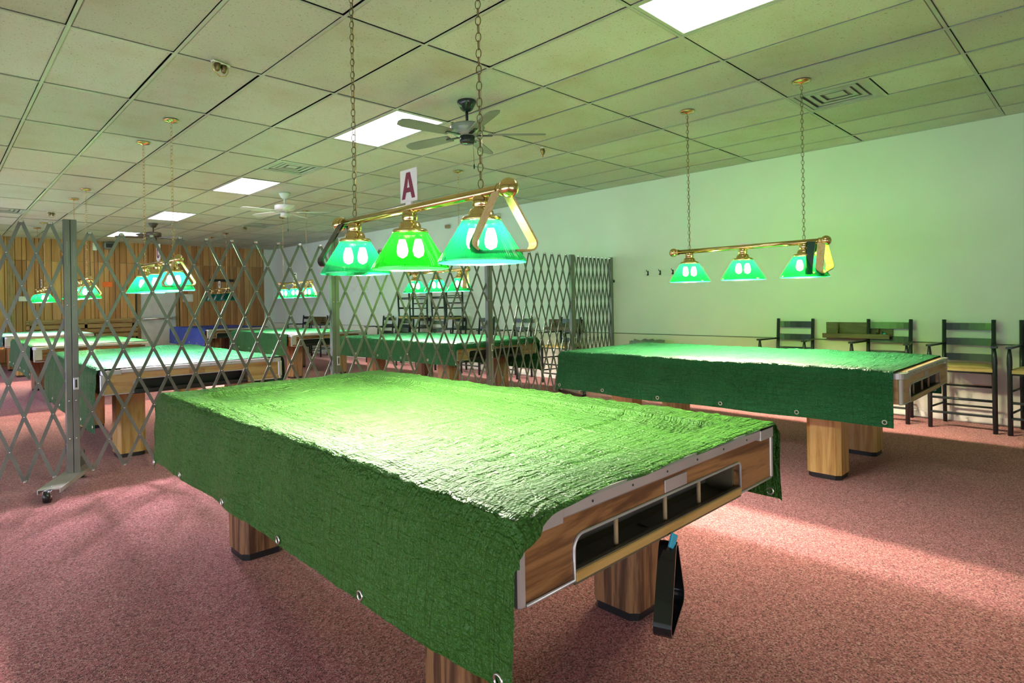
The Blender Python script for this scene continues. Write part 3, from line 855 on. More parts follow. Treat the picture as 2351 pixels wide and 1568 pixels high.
lamp('unlit dark teal three-shade lamp above the blue covered table', (5.12, 14.85), ('shade_off',) * 3, 'bulb_off')


# letter cards clipped on the lamp bars
def strokes(ch):
    """letter as polygons in a 0..1 by 0..1 box"""
    if ch == 'A':
        return [[(0.0, 0), (0.24, 0), (0.335, 0.24), (0.405, 0.42), (0.5, 0.80), (0.5, 1), (0.36, 1)],
                [(1.0, 0), (0.64, 1), (0.5, 1), (0.5, 0.80), (0.595, 0.42), (0.665, 0.24), (0.76, 0)],
                [(0.335, 0.24), (0.665, 0.24), (0.595, 0.42), (0.405, 0.42)]]
    R_ = lambda x0, x1, z0, z1: [(x0, z0), (x1, z0), (x1, z1), (x0, z1)]
    if ch == 'F': return [R_(0.05, 0.35, 0, 1), R_(0.35, 0.95, 0.8, 1), R_(0.35, 0.8, 0.42, 0.6)]
    if ch == 'E': return [R_(0.05, 0.35, 0, 1), R_(0.35, 0.95, 0.8, 1), R_(0.35, 0.8, 0.42, 0.6), R_(0.35, 0.95, 0, 0.2)]
    if ch == 'H': return [R_(0.05, 0.35, 0, 1), R_(0.65, 0.95, 0, 1), R_(0.35, 0.65, 0.4, 0.6)]
    out = [R_(0.05, 0.33, 0.22, 0.78), [(0.05, 0.78), (0.33, 0.72), (0.42, 0.82), (0.42, 1), (0.28, 1)], R_(0.42, 0.6, 0.82, 1),
           [(0.6, 0.82), (0.67, 0.72), (0.95, 0.72), (0.95, 0.8), (0.74, 1), (0.6, 1)],
           [(0.05, 0.22), (0.28, 0), (0.42, 0), (0.42, 0.18), (0.33, 0.28)], R_(0.42, 0.6, 0, 0.18),
           [(0.6, 0), (0.74, 0), (0.95, 0.2), (0.95, 0.28), (0.67, 0.28), (0.6, 0.18)]]
    if ch == 'G': out += [R_(0.67, 0.95, 0.28, 0.45), R_(0.5, 0.67, 0.36, 0.5)]
    if ch == 'D': out = [R_(0.05, 0.35, 0, 1), R_(0.35, 0.6, 0.8, 1), R_(0.35, 0.6, 0, 0.2), [(0.6, 0), (0.75, 0), (0.95, 0.25), (0.95, 0.75), (0.75, 1), (0.6, 1), (0.6, 0.8), (0.66, 0.74), (0.66, 0.26), (0.6, 0.2)]]
    return out

def letter_card(ch, label, loc, ink, rz=0.0, w=0.132, h=0.155):
    """card stands along the bar and faces -X"""
    t = thing('letter_card', label, 'sign', loc, rz, 'letter cards on the lamps')
    MB().bbox(-0.002, 0.002, -w / 2, w / 2, 0.012, 0.012 + h, 0.001).obj('card', M['cream'], t)
    MB().bbox(-0.006, 0.006, -0.022, 0.022, -0.004, 0.016, 0.002).obj('clip', M['cream'], t)
    q = MB()
    for pl in strokes(ch):
        # mirrored so that it reads right from the -X side
        pts = [(w * 0.40 - w * 0.80 * a, 0.012 + h * 0.10 + h * 0.80 * b) for a, b in pl]
        q.prism(pts, -0.0032, -0.002, 'X')
    q.obj('letter', ink, t)
    return t
letter_card('A', 'white card with a maroon letter A on the nearest lamp', (1.66, 2.285, 1.764), M['maroon'])
letter_card('C', 'white card with a dark letter C on the lamp behind the left gate', (1.66, 6.50, 1.764), M['maroon'])
letter_card('F', 'white card with a black letter F on the third lamp of the right row', (5.08, 10.70, 1.764), M['ink'])
letter_card('G', 'white card with a dark letter on the farthest lit lamp of the left row', (1.67, 15.10, 1.764), M['ink'])
letter_card('H', 'white card with a black letter H on the unlit lamp', (5.12, 14.85, 1.764), M['ink'])
MB().bbox(5.166, 5.174, 2.15, 2.27, 1.762, 1.774, 0.002).obj('card_holder', M['cream'])
tag(bpy.data.objects['card_holder'], 'small empty cream card holder on the lamp by the right wall', 'card holder')


# ------------------------------------------------------------------ ball racks
def tri_path(side, r, n=6):
    hgt = side * math.sqrt(3) / 2
    P = [(0, 0), (-side / 2, -hgt), (side / 2, -hgt)]
    cen = [(0, -2 * r), (-side / 2 + r * math.sqrt(3), -hgt + r), (side / 2 - r * math.sqrt(3), -hgt + r)]
    out = []
    for k, (c, a0) in enumerate(zip(cen, (PI / 6, PI / 6 + 2 * PI / 3, PI / 6 + 4 * PI / 3))):
        out += arc(c[0], c[1], r, a0, a0 + 2 * PI / 3, n)
    return out

def rack(label, loc, mat, rz=0.0, tilt=0.0, side=0.335, depth=0.056, grooves=True, group='triangle ball racks'):
    o_ = tri_path(side, 0.032); i_ = tri_path(side, 0.032)
    th = 0.0085
    def inset(pts, d):
        n = len(pts); res = []
        for k in range(n):
            a = Vector(pts[k - 1]); b = Vector(pts[k]); c = Vector(pts[(k + 1) % n])
            t_ = (c - a).normalized(); nn = Vector((-t_.y, t_.x)); res.append((b.x + nn.x * d, b.y + nn.y * d))
        return res
    inn = inset(o_, th)
    t = thing('triangle_rack', label, 'ball rack', loc, 0, group)
    t.rotation_euler = (0, tilt, rz)
    MB().band(o_, inn, -depth / 2, depth / 2).obj('frame', mat, t)
    return t

BZ = 1.742
rack('pale wooden triangle rack hung on the near end of the nearest lamp', (1.662, 1.672, 1.783), M['rack_wood'], -0.25, -0.05)
rack('black plastic triangle rack hung on the far end of the nearest lamp', (1.66, 2.875, 1.778), M['black_gloss'], 0.0, 0.05, 0.33)
rack('pale wooden triangle rack hung on the near end of the lamp by the right wall', (5.165, 1.60, 1.785), M['rack_wood'], 0.02, -0.2)
rack('dark green triangle rack hung beside the wooden one by the right wall', (5.165, 1.675, 1.783), M['rack_green'], 0.08, -0.12, 0.34)
rack('wooden triangle rack on the lamp behind the left gate', (1.66, 5.885, 1.783), M['rack_wood'], 0.05, -0.05)
rack('wooden triangle rack on the lamp behind the middle gates', (5.14, 5.845, 1.783), M['rack_wood'], 0.7, -0.05)
rack('wooden triangle rack on the third lamp of the left row', (1.67, 10.105, 1.783), M['rack_wood'], 0.05, -0.05)
rack('wooden triangle rack on the third lamp of the right row', (5.08, 10.085, 1.783), M['rack_wood'], 0.15, 0.05)
rack('black triangle rack on the unlit lamp', (5.12, 14.235, 1.783), M['black'], 0.1, 0.0)
# rack hanging under the near end of the nearest table
br = rack('black triangle rack hanging under the end of the nearest table', (1.60, 0.925, 0.605), M['black_gloss'], 0.36, 0.0, 0.305, 0.050)
MB().tube([(0, 0.0, -0.008), (0.0, 0.06, -0.006), (0.0, 0.09, 0.004)], 0.008, 8).obj('hook', M['black'], br)
ck = MB().bbox(-0.016, 0.016, -0.004, 0.004, -0.012, 0.03, 0.002); ck.xf(Matrix.Rotation(0.5, 4, 'Y'))
ck.obj('chalk_tag', M['chalk'], None, (1.585, 0.905, 0.575)); tag(bpy.data.objects['chalk_tag'], 'bright cyan tag stuck on the black rack under the table', 'tag')
cb_ = MB().bbox(-0.011, 0.011, -0.011, 0.011, 0, 0.022, 0.003).lathe([(0.006, 0.0205), (0.0062, 0.0225)], 10)
cb_.obj('chalk_cube', M['chalk'], None, (1.165, 0.955, 0.619)); tag(bpy.data.objects['chalk_cube'], 'blue chalk cube at the left end of the ball tray', 'chalk')


# ------------------------------------------------------------------ folding gates
YG = 5.33
BARW = 0.0225
def gate(label, x0, x1, first, pitch, ztop, zbot=0.065, rows=8, foot0=None, latch=False, posts=(True, True), ph=1.965):
    t = thing('folding_gate', label, 'gate', ((x0 + x1) / 2, YG, 0), 0, 'folding steel gates across the room')
    ox = (x0 + x1) / 2
    h = (ztop - zbot) / rows; hp = pitch / 2
    L0, L1 = x0 + 0.035, x1 - 0.035
    slope = hp / h
    sk = BARW / 2 * math.sqrt(1 + slope * slope)
    riv = set()
    n = int((x1 - x0) / pitch) + rows
    for d in (-1, 1):
        for k in range(-rows, n + 1):
            xa = first + k * pitch; xb = xa + d * rows * hp
            za, zb = ztop, zbot
            # clip to the frame
            def clip(xa, za, xb, zb):
                for lim, sg in ((L0, 1), (L1, -1)):
                    if (xa - lim) * sg < 0 and (xb - lim) * sg < 0: return None
                    if (xa - lim) * sg < 0:
                        f = (lim - xa) / (xb - xa); za = za + (zb - za) * f; xa = lim
                    elif (xb - lim) * sg < 0:
                        f = (lim - xa) / (xb - xa); zb = za + (zb - za) * f; xb = lim
                return xa, za, xb, zb
            c = clip(xa, za, xb, zb)
            if not c or c[1] - c[3] < 0.03: continue
            a, za, b, zb = c
            y0 = -0.010 if d > 0 else 0.003
            q = MB(); e = 0.006
            q.prism([(a - ox - sk, za), (b - ox - sk, zb), (b - ox + sk, zb), (a - ox + sk, za)], y0, y0 + 0.007)
            q.obj('lattice_bar', M['steel'], t)
    rv = MB()
    for r in range(rows + 1):
        for k in range(-1, n + 2):
            xx = first + k * pitch + (hp if r % 2 else 0); zz = ztop - r * h
            if xx < L0 - 0.001 or xx > L1 + 0.001: continue
            if r in (0, rows):
                zz += -0.008 if r == 0 else 0.008
                w_ = MB().bbox(xx - ox - 0.014, xx - ox + 0.014, -0.013, 0.013, zz - 0.012, zz + 0.012, 0.005); rv._add(w_.v, w_.f)
            c = MB().lathe([(0.0062, 0), (0.0048, 0.004), (0.001, 0.0055)], 8); c.xf(Matrix.Translation((xx - ox, -0.010 if r not in (0, rows) else -0.013, zz)) @ Matrix.Rotation(PI / 2, 4, 'X'))
            rv._add(c.v, c.f, True)
    stuff(rv.obj('rivets', M['bright'], t))
    for e, xx in enumerate((x0, x1)):
        if not posts[e]: continue
        sg = 1 if e == 0 else -1
        a, b = sorted((xx - ox + sg * 0.0015, xx - ox + sg * 0.041))
        q = MB().bbox(a, b, -0.026, -0.020, 0.06, ph, 0.002)
        q.bbox(a, a + 0.004, -0.022, 0.024, 0.06, ph, 0.001).bbox(b - 0.004, b, -0.022, 0.024, 0.06, ph, 0.001)
        p = q.obj('post', M['steel'], t)
        for zz in (1.33, 0.34, 0.62):
            c = MB().lathe([(0.008, 0), (0.006, 0.004), (0.001, 0.006)], 10); c.xf(Matrix.Translation(((a + b) / 2, -0.026, zz)) @ Matrix.Rotation(PI / 2, 4, 'X'))
            c.obj('bolt', M['bright'], p)
        MB().box((a + b) / 2 - 0.004, (a + b) / 2 + 0.004, -0.0275, -0.026, 1.62, 1.80).obj('slot', M['trim'], p)
        if latch and e == 0:
            lp = MB().bbox((a + b) / 2 - 0.017, (a + b) / 2 + 0.017, -0.030, -0.026, 0.70, 0.79, 0.002).obj('latch_plate', M['alu_light'], p)
            MB().bbox((a + b) / 2 - 0.006, (a + b) / 2 + 0.007, -0.032, -0.030, 0.715, 0.775, 0.001).obj('latch_slot', M['ink'], lp)
    return t

XP = [-2.30, 0.764, 2.94, 5.06, 6.70, 7.68]
gate('folding gate section at the far left edge, left of the first double post', XP[0], XP[1], 0.478 - 0.169 * 16, 0.169, 1.94, 0.065, 8, ph=1.965)
gB = gate('folding gate section with the widest diamonds, between first and second posts', XP[1], XP[2], 0.889, 0.212, 1.885, latch=True)
gC = gate('folding gate section behind the nearest lamp, between second and third posts', XP[2], XP[3], 3.065, 0.212, 1.885, latch=True)
gD = gate('folding gate section with narrow diamonds right of the nearest lamp', XP[3], XP[4], 5.05 + 0.153, 0.153, 1.965, latch=True)
gE = gate('tightly folded gate section against the right wall', XP[4], XP[5], 6.765, 0.0965, 1.955, latch=True)
# fasten the last post to the wall and hang its lock
lk = MB().bbox(0.46, 0.505, -0.02, 0.02, 1.62, 1.64, 0.003).obj('wall_hasp', M['steel'], gE)
MB().sphere((0.515, -0.01, 1.60), 0.024, 10, 8).obj('padlock', M['black'], lk)
MB().tube([(0.40, -0.03, 1.35), (0.40, -0.03, 1.80)], 0.006, 6).obj('drop_rod', M['steel'], gE)

def gate_foot(g, cx, cy, rz, label_part='foot_plate'):
    ox = g.location.x
    mat = Matrix.Translation((cx - ox, cy - YG, 0)) @ Matrix.Rotation(rz, 4, 'Z')
    p = MB().bbox(-0.068, 0.068, -0.40, 0.26, 0.078, 0.086, 0.002).box(-0.068, -0.062, -0.40, 0.26, 0.055, 0.08).box(0.062, 0.068, -0.40, 0.26, 0.055, 0.08).xf(mat).obj('foot_plate', M['alu'], g)
    MB().prism([(-0.30, 0.086), (-0.02, 0.086), (-0.02, 0.20)], -0.004, 0.004, 'X').xf(mat @ Matrix.Translation((0, 0.30, 0))).obj('gusset', M['steel'], p)
    for yy in (-0.40, 0.22):
        wh = MB().tube([(-0.016, yy - 0.02, 0.040), (0.016, yy - 0.02, 0.040)], 0.040, 20).xf(mat).obj('caster_wheel', M['black'], p)
        fk = MB().box(-0.024, -0.019, yy - 0.035, yy + 0.03, 0.03, 0.078).box(0.019, 0.024, yy - 0.035, yy + 0.03, 0.03, 0.078).box(-0.024, 0.024, yy - 0.005, yy + 0.04, 0.072, 0.084)
        fk.tube([(-0.027, yy - 0.02, 0.040), (0.027, yy - 0.02, 0.040)], 0.007, 8)
        fk.xf(mat).obj('caster_fork', M['bright'], wh)
    c = MB().lathe([(0.008, 0), (0.007, 0.005), (0.001, 0.007)], 10); c.xf(mat @ Matrix.Translation((0, -0.34, 0.086))); c.obj('bolt', M['bright'], p)
    return p
gate_foot(gB, 0.745, 5.30, -0.46)
gate_foot(gD, 6.60, 5.36, -0.35)
ar = MB().bbox(-0.02, 0.02, -0.004, 0.004, 0.0, 0.26, 0.002); ar.xf(Matrix.Translation((6.52 - gD.location.x, -0.06, 0.09)) @ Matrix.Rotation(0.38, 4, 'Y')); ar.obj('fold_arm', M['steel'], gD)


# ------------------------------------------------------------------ tall ladder back chairs (built facing -X, back posts near x = 0)
def make_chair():
    t = thing('spectator_chair', 'chair', 'chair', (0, 0, 0), 0, 'tall black ladder-back chairs along the right wall')
    wb, wf_, D, SH_ = 0.195, 0.245, 0.40, 0.60
    c = M['chair']
    for sy in (-1, 1):
        MB().tube([(0.02, sy * wb, 0.0), (0.0, sy * wb, 0.55), (0.045, sy * wb, 1.045)], 0.0185, 10).obj('back_post', c, t)
        MB().tube([(-D, sy * wf_, 0.0), (-D, sy * wf_, 0.62), (-D, sy * wf_, 0.66), (-D, sy * wf_, 0.72), (-D, sy * wf_, 0.80)], 0.02, 10, taper=[0.02, 0.02, 0.022, 0.02, 0.011]).obj('front_post', c, t)
        pa = [(0.03, wb - 0.018), (0.03, wb + 0.018), (-D, wf_ + 0.026), (-D - 0.045, wf_ + 0.02), (-D - 0.045, wf_ - 0.02), (-D, wf_ - 0.026)]
        a = MB().prism([(px_, sy * py_) for px_, py_ in pa], 0.797, 0.815, 'Z')
        a.obj('arm', c, t)
        for zz in (0.20, 0.40):
            MB().tube([(-D, sy * wf_, zz), (0.01, sy * wb, zz)], 0.010, 8).obj('side_rung', c, t)
        MB().tube([(-D, sy * wf_, 0.565), (0.0, sy * wb, 0.565)], 0.013, 8).obj('seat_rail', c, t)
    for z0, z1 in ((0.635, 0.705), (0.79, 0.86), (0.94, 1.012)):
        f = lambda z: 0.0 + 0.045 * max(0, (z - 0.55)) / 0.495
        pts = []
        q = MB()
        n = 6; ring_ = []
        for k in range(n + 1):
            yy = -wb + 2 * wb * k / n; bow = 0.02 * (1 - (yy / wb) ** 2)
            ring_.append((yy, bow))
        vs = []; fs = []
        for yy, bow in ring_:
            vs += [(f(z0) + bow - 0.005, yy, z0), (f(z1) + bow - 0.005, yy, z1), (f(z1) + bow + 0.005, yy, z1), (f(z0) + bow + 0.005, yy, z0)]
        for k in range(n):
            for e in range(4):
                fs.append((k * 4 + e, k * 4 + (e + 1) % 4, (k + 1) * 4 + (e + 1) % 4, (k + 1) * 4 + e))
        q._add(vs, fs); q.obj('back_slat', c, t)
    for zz in (0.18, 0.38): MB().tube([(0.013, -wb, zz), (0.013, wb, zz)], 0.010, 8).obj('rear_rung', c, t)
    MB().tube([(-D, -wf_, 0.30), (-D, wf_, 0.30)], 0.012, 8).obj('front_rung', c, t)
    MB().bbox(-D - 0.035, -D + 0.028, -wf_ + 0.01, wf_ - 0.01, 0.150, 0.166, 0.004).obj('foot_rest', c, t)
    MB().tube([(-D, -wf_, 0.565), (-D, wf_, 0.565)], 0.014, 8).obj('seat_rail', c, t)
    # rush seat: four woven triangles, slightly cushioned
    s = MB(); n = 10
    def sp(a, b, top):
        x_ = -D - 0.012 + (D + 0.03) * a; w_ = wf_ + (wb - wf_) * a
        e = min(a, 1 - a, b, 1 - b)
        return (x_, (-1 + 2 * b) * (w_ + 0.008), (0.600 + 0.018 * min(1, e / 0.14) if top else 0.562))
    vs = [sp(i / n, j / n, True) for i in range(n + 1) for j in range(n + 1)] + [sp(i / n, j / n, False) for i in range(n + 1) for j in range(n + 1)]
    W = n + 1; fs = []
    for i in range(n):
        for j in range(n):
            fs.append((i * W + j, (i + 1) * W + j, (i + 1) * W + j + 1, i * W + j + 1)); o = W * W
            fs.append((o + i * W + j, o + i * W + j + 1, o + (i + 1) * W + j + 1, o + (i + 1) * W + j))
    for k in range(n):
        o = W * W
        fs += [(k, k + 1, o + k + 1, o + k), (n * W + k, o + n * W + k, o + n * W + k + 1, n * W + k + 1),
               (k * W, o + k * W, o + (k + 1) * W, (k + 1) * W), (k * W + n, (k + 1) * W + n, o + (k + 1) * W + n, o + k * W + n)]
    s._add(vs, fs); s.obj('seat', M['rush'], t)
    return t

chairs = [(0.45, 'black ladder-back chair cut by the right edge of the picture'),
          (1.045, 'black ladder-back chair with its rush seat in full view at right'),
          (1.72, 'black ladder-back chair in front of the wooden wall shelf'),
          (2.68, 'black ladder-back chair left of the wooden wall shelf, behind the oak table'),
          (6.12, 'black ladder-back chair behind the last gate post by the wall'),
          (7.18, 'black ladder-back chair seen through the narrow-diamond gate'),
          (8.12, 'black ladder-back chair just right of the upturned chairs'),
          (8.90, 'black ladder-back chair carrying the right upturned chair'),
          (10.02, 'black ladder-back chair carrying the left upturned chair'),
          (10.72, 'black ladder-back chair just left of the upturned chairs'),
          (11.40, 'second black ladder-back chair left of the upturned chairs'),
          (14.05, 'black ladder-back chair by the far wall shelf, beside the gate post'),
          (15.42, 'farthest black ladder-back chair along the right wall')]
ch0 = make_chair()
for i, (yy, lab) in enumerate(chairs):
    c = ch0 if i == 0 else copy_tree(ch0)
    c.location = (7.61, yy, 0); c['label'] = lab
for yy, lab in ((10.02, 'left one of two chairs stacked upside down with legs in the air'), (8.90, 'right one of two chairs stacked upside down with legs in the air')):
    c = copy_tree(ch0); c['label'] = lab; c['group'] = 'upturned chairs'
    c.rotation_euler = (0, PI, 0)                 # upside down, back to the room
    c.location = (7.14, yy + 0.03, 1.61)

# ------------------------------------------------------------------ things on and along the right wall
def drink_shelf(label, y0, y1, items=False):
    t = thing('wall_shelf', label, 'shelf', (XW, (y0 + y1) / 2, 0.86), 0, 'wooden drink shelves on the right wall')
    hw = (y1 - y0) / 2
    MB().bbox(-0.024, -0.008, -hw, hw, -0.05, 0.145, 0.003).obj('back_board', M['shelf'], t)
    MB().bbox(-0.155, -0.024, -hw, hw, -0.005, 0.013, 0.003).obj('shelf_board', M['shelf'], t)
    MB().bbox(-0.165, -0.153, -hw, hw, -0.03, 0.022, 0.003).obj('front_lip', M['shelf'], t)
    for yy in (hw - 0.13, -hw + 0.13):
        MB().prism([(-0.024, 0.013), (-0.024, 0.14), (-0.10, 0.013)], yy - 0.008, yy + 0.008, 'Y').obj('bracket', M['shelf'], t)
    return t
drink_shelf('wooden drink shelf on the wall between two black chairs at right', 1.70, 2.36)
drink_shelf('wooden drink shelf on the wall behind the last gate post', 5.92, 6.64)
drink_shelf('wooden drink shelf far back on the right wall', 14.45, 15.25)
for k, (yy, mt_, hh) in enumerate(((1.79, 'black', 0.035), (1.76, 'chalk', 0.022), (1.84, 'ink', 0.028))):
    q = MB().bbox(-0.014, 0.014, -0.014, 0.014, 0, hh, 0.003).lathe([(0.008, hh - 0.001), (0.009, hh + 0.001)], 10)
    o = q.obj('chalk_cube', M[mt_], None, (XW - 0.09 - 0.01 * k, yy, 0.873))
    tag(o, ['dark chalk holder on the shelf between the chairs', 'blue chalk cube on the shelf between the chairs', 'small black chalk cube on the shelf between the chairs'][k], 'chalk')

hk = thing('hook_rail', 'pale wall rail with dark double hooks behind the lamp by the right wall', 'hook rail', (XW, 4.32, 1.69))
MB().bbox(-0.014, 0, -0.47, 0.47, -0.045, 0.055, 0.003).obj('rail_board', M['wall'], hk)
hm = MB().tube([(-0.014, 0, 0.02), (-0.05, 0, 0.03), (-0.062, 0.0, 0.05)], 0.005, 6).tube([(-0.014, 0, 0.0), (-0.035, 0, -0.03), (-0.055, 0, -0.015)], 0.005, 6).bbox(-0.019, -0.014, -0.012, 0.012, -0.03, 0.035, 0.002).mesh('hook', M['fan_dark'])
for k in range(5): link('hook', hm, hk, (0, 0.40 - 0.2 * k, 0))

# bin with a grey bag
tb = thing('trash_bin', 'trash bin with a loose grey bag behind the oak table', 'trash bin', (7.42, 4.58, 0))
MB().lathe([(0.17, 0.0), (0.175, 0.01), (0.215, 0.68), (0.225, 0.69), (0.225, 0.70)], 28).obj('bin_body', M['bin'], tb)
q = MB(); vs = []; fs = []
sg = 40; pr = [(0.232, 0.56), (0.238, 0.66), (0.236, 0.715), (0.215, 0.725), (0.16, 0.70), (0.02, 0.68)]
for i in range(sg):
    a = 2 * PI * i / sg
    for j, (r_, z_) in enumerate(pr):
        nn = noise.noise(Vector((math.cos(a) * 3, math.sin(a) * 3, j * 1.7)))
        vs.append(((r_ + 0.02 * nn) * math.cos(a), (r_ + 0.02 * nn) * math.sin(a), z_ + 0.03 * nn))
n_ = len(pr)
for i in range(sg):
    j = (i + 1) % sg
    for k in range(n_ - 1): fs.append((i * n_ + k, j * n_ + k, j * n_ + k + 1, i * n_ + k + 1))
q._add(vs, fs, True); q.obj('bag', M['bag'], tb)

# small wall things
def wall_box(name, label, cat, loc, sx, sy, sz, mat, inner=None):
    t = thing(name, label, cat, loc)
    MB().bbox(-sx, 0, -sy / 2, sy / 2, -sz / 2, sz / 2, min(sx, sz) * 0.15).obj('case', mat, t)
    if inner: MB().bbox(-sx - 0.004, -sx, -sy * 0.36, sy * 0.36, -sz * 0.3, sz * 0.3, 0.001).obj('face', inner, t)
    return t
wall_box('wall_speaker', 'small white box high on the right wall above the gates', 'box', (XW, 7.84, 2.90), 0.10, 0.12, 0.09, M['white'], M['vent'])
wall_box('wall_bracket_box', 'small brown box high on the right wall behind the nearest lamp', 'box', (XW, 9.28, 2.86), 0.08, 0.10, 0.07, M['base'], M['brown_y'])
wall_box('notice_board', 'wide pale notice strip on the right wall behind the second gate post', 'notice', (XW, 12.85, 1.73), 0.02, 0.95, 0.16, M['white'], M['cream'])
wall_box('light_switch', 'light switch plate on the right wall below the pale notice', 'switch', (XW, 13.6, 1.44), 0.012, 0.10, 0.18, M['white'], M['vent'])
cuh = wall_box('cue_rack', 'dark cue rack strip on the pine wall behind the unlit lamp', 'cue rack', (0, 0, 0), 0.05, 0.68, 0.07, M['black'], M['ink'])
cuh.location = (6.19, YF - 0.018, 2.08); cuh.rotation_euler = (0, 0, PI / 2)
og = wall_box('orange_sign', 'small bright orange sign on the pine wall left of the door', 'sign', (0, 0, 0), 0.015, 0.22, 0.13, M['orange'])
og.location = (3.34, YF - 0.018, 1.94); og.rotation_euler = (0, 0, PI / 2)
nb = wall_box('notice_sheet', 'white notice sheet on the pine wall right of the door', 'notice', (0, 0, 0), 0.008, 0.27, 0.21, M['white'], M['cream'])
nb.location = (5.27, YF - 0.018, 1.58); nb.rotation_euler = (0, 0, PI / 2)
spk = wall_box('dark_speaker', 'dark box under the ceiling on the pine wall', 'speaker', (0, 0, 0), 0.16, 0.24, 0.17, M['trim'], M['ink'])
spk.location = (3.38, YF - 0.018, 2.93); spk.rotation_euler = (0, 0, PI / 2)
wb_ = wall_box('alarm_box', 'small pale box under the ceiling beside the dark box', 'box', (0, 0, 0), 0.06, 0.09, 0.2, M['white'], M['cream'])
wb_.location = (3.07, YF - 0.018, 2.90); wb_.rotation_euler = (0, 0, PI / 2)
lb_ = wall_box('wall_box', 'pale box on the pine wall at the far left edge', 'box', (0, 0, 0), 0.06, 0.20, 0.12, M['white'], M['cream'])
lb_.location = (1.62, YF - 0.018, 1.58); lb_.rotation_euler = (0, 0, PI / 2)

# slatted bench along the pine wall
bn = thing('slatted_bench', 'long brown slatted bench along the pine wall left of the door', 'bench', (2.85, YF - 0.35, 0))
for k in range(4):
    MB().bbox(-1.2, 1.15, 0.20 + 0.02 * k, 0.225 + 0.02 * k, 0.58 + 0.125 * k, 0.685 + 0.125 * k, 0.005).obj('back_slat', M['brown_x'], bn)
for k in range(4):
    MB().bbox(-1.2, 1.15, -0.20 + 0.10 * k, -0.11 + 0.10 * k, 0.43, 0.455, 0.005).obj('seat_slat', M['brown_x'], bn)
for xx in (-1.1, 0.0, 1.05):
    MB().box(xx - 0.03, xx + 0.03, -0.2, -0.14, 0, 0.43).box(xx - 0.03, xx + 0.03, 0.24, 0.30, 0, 1.05).box(xx - 0.03, xx + 0.03, -0.2, 0.28, 0.38, 0.43).obj('leg_frame', M['brown_z'], bn)


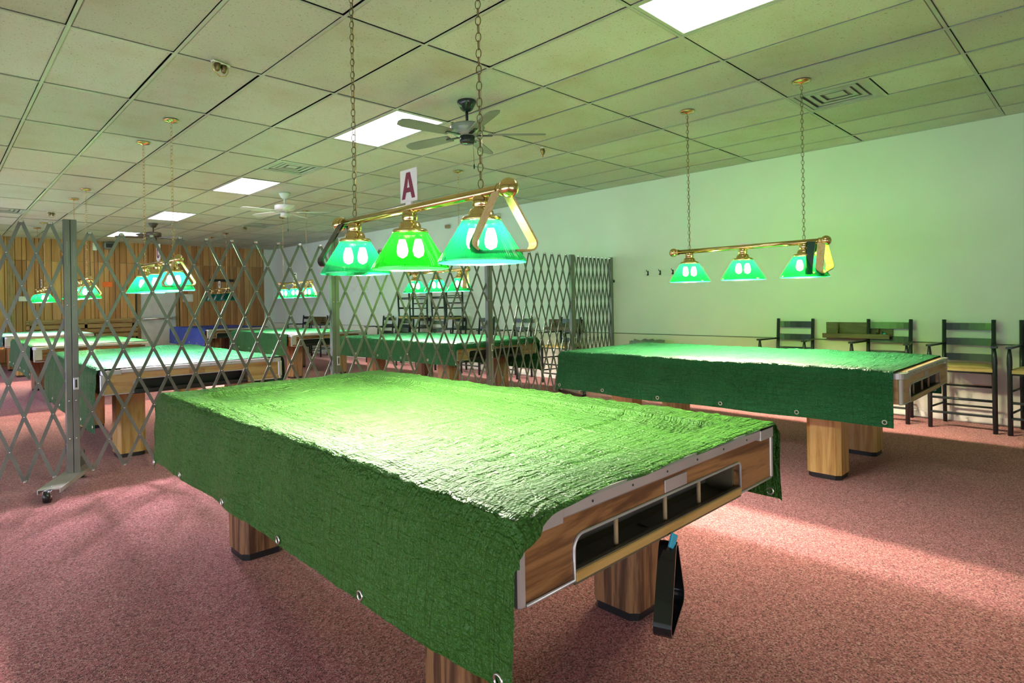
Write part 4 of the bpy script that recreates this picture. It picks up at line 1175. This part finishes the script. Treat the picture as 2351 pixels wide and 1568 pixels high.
# ------------------------------------------------------------------ ceiling fans
def fan(label, loc, body, rod, blade, rot, style, nb_=5, pull=True):
    t = thing('ceiling_fan', label, 'ceiling fan', (loc[0], loc[1], CEIL), rot, 'ceiling fans')
    MB().lathe([(0.083, 0), (0.083, -0.012), (0.072, -0.035), (0.05, -0.075), (0.03, -0.088), (0.012, -0.09)], 28).obj('canopy', M[rod], t)
    MB().tube([(0, 0, -0.085), (0, 0, -0.19)], 0.013, 12).obj('down_rod', M[rod], t)
    if style == 'ribbed':
        pr = [(0.012, -0.172), (0.032, -0.176), (0.034, -0.192), (0.10, -0.198), (0.146, -0.212), (0.152, -0.232), (0.146, -0.243), (0.147, -0.25), (0.134, -0.262), (0.134, -0.268), (0.118, -0.28), (0.117, -0.286), (0.10, -0.298), (0.06, -0.306)]
        MB().lathe(pr, 36).obj('motor_housing', M[body], t)
    else:
        MB().lathe([(0.012, -0.172), (0.03, -0.178), (0.145, -0.192), (0.150, -0.2), (0.150, -0.262), (0.13, -0.275), (0.06, -0.290)], 36).obj('motor_housing', M[body], t)
    sw = MB().lathe([(0.066, -0.30), (0.066, -0.355), (0.055, -0.368), (0.02, -0.370), (0.002, -0.371)], 24).obj('switch_housing', M[rod], t)
    for k in range(nb_):
        a = 2 * PI * k / nb_
        mt_ = Matrix.Rotation(a, 4, 'Z')
        ir = MB().bbox(0.08, 0.22, -0.018, 0.018, -0.304, -0.297, 0.002).xf(mt_ @ Matrix.Translation((0, 0, 0))).obj('blade_iron', M[rod], t)
        out = [(0.18, -0.05), (0.30, -0.058), (0.50, -0.068), (0.62, -0.064), (0.67, -0.045), (0.685, 0.0), (0.67, 0.045), (0.62, 0.064), (0.50, 0.068), (0.30, 0.058), (0.18, 0.05)]
        q = MB().prism(out, -0.004, 0.004, 'Z'); q.xf(mt_ @ Matrix.Translation((0, 0, -0.292)) @ Matrix.Rotation(0.2, 4, 'X')); q.obj('blade', M[blade], t)
    if pull:
        pc = MB().tube([(0.05, -0.045, -0.36), (0.055, -0.05, -0.56)], 0.0016, 5).obj('pull_chain', M['fan_dark'], sw)
        MB().lathe([(0.002, 0.0), (0.006, -0.01), (0.006, -0.035), (0.002, -0.045)], 10, (0.055, -0.05, -0.555)).obj('pull_knob', M['fan_dark'], pc)
    return t
fan('dark ceiling fan with a ribbed grey motor, nearest the camera', (3.43, 3.85), 'fan_green', 'fan_dark', 'fan_blade', -0.72, 'ribbed')
fan('pale grey ceiling fan in the middle of the room', (4.03, 8.80), 'fan_white', 'fan_white', 'fan_white', -0.62, 'plain')
fan('small brown ceiling fan far back near the pine wall', (3.37, 13.54), 'fan_brown', 'fan_brown', 'fan_brown', 0.3, 'plain')

# small brass fixtures on the ceiling grid
def hooks_fixture(label, loc, rz):
    t = thing('ceiling_fixture', label, 'ceiling fixture', (loc[0], loc[1], CEIL - 0.004), rz, 'small brass ceiling fixtures')
    MB().bbox(-0.07, 0.07, -0.018, 0.018, -0.012, 0.0, 0.003).obj('mount_plate', M['cream'], t)
    for sx in (-1, 1):
        MB().lathe([(0.022, -0.012), (0.024, -0.03), (0.014, -0.062), (0.004, -0.07)], 12, (sx * 0.026, 0, 0)).obj('cup', M['brass_old'], t)
        MB().tube([(sx * 0.06, 0, -0.012), (sx * 0.062, 0, -0.05), (sx * 0.04, 0, -0.085), (sx * 0.004, 0, -0.098)], 0.0035, 6).obj('guard_arm', M['brass'], t)
    return t
hooks_fixture('small brass ceiling fixture at upper left, nearest the camera', (1.54, 4.37), 0.3)
hooks_fixture('small brass ceiling fixture to the right of the dark fan', (5.12, 4.46), 0.6)
hooks_fixture('small brass ceiling fixture above the left gate', (1.59, 12.93), 0.3)
hooks_fixture('small brass ceiling fixture beside the farthest vent', (5.0, 12.9), 0.5)
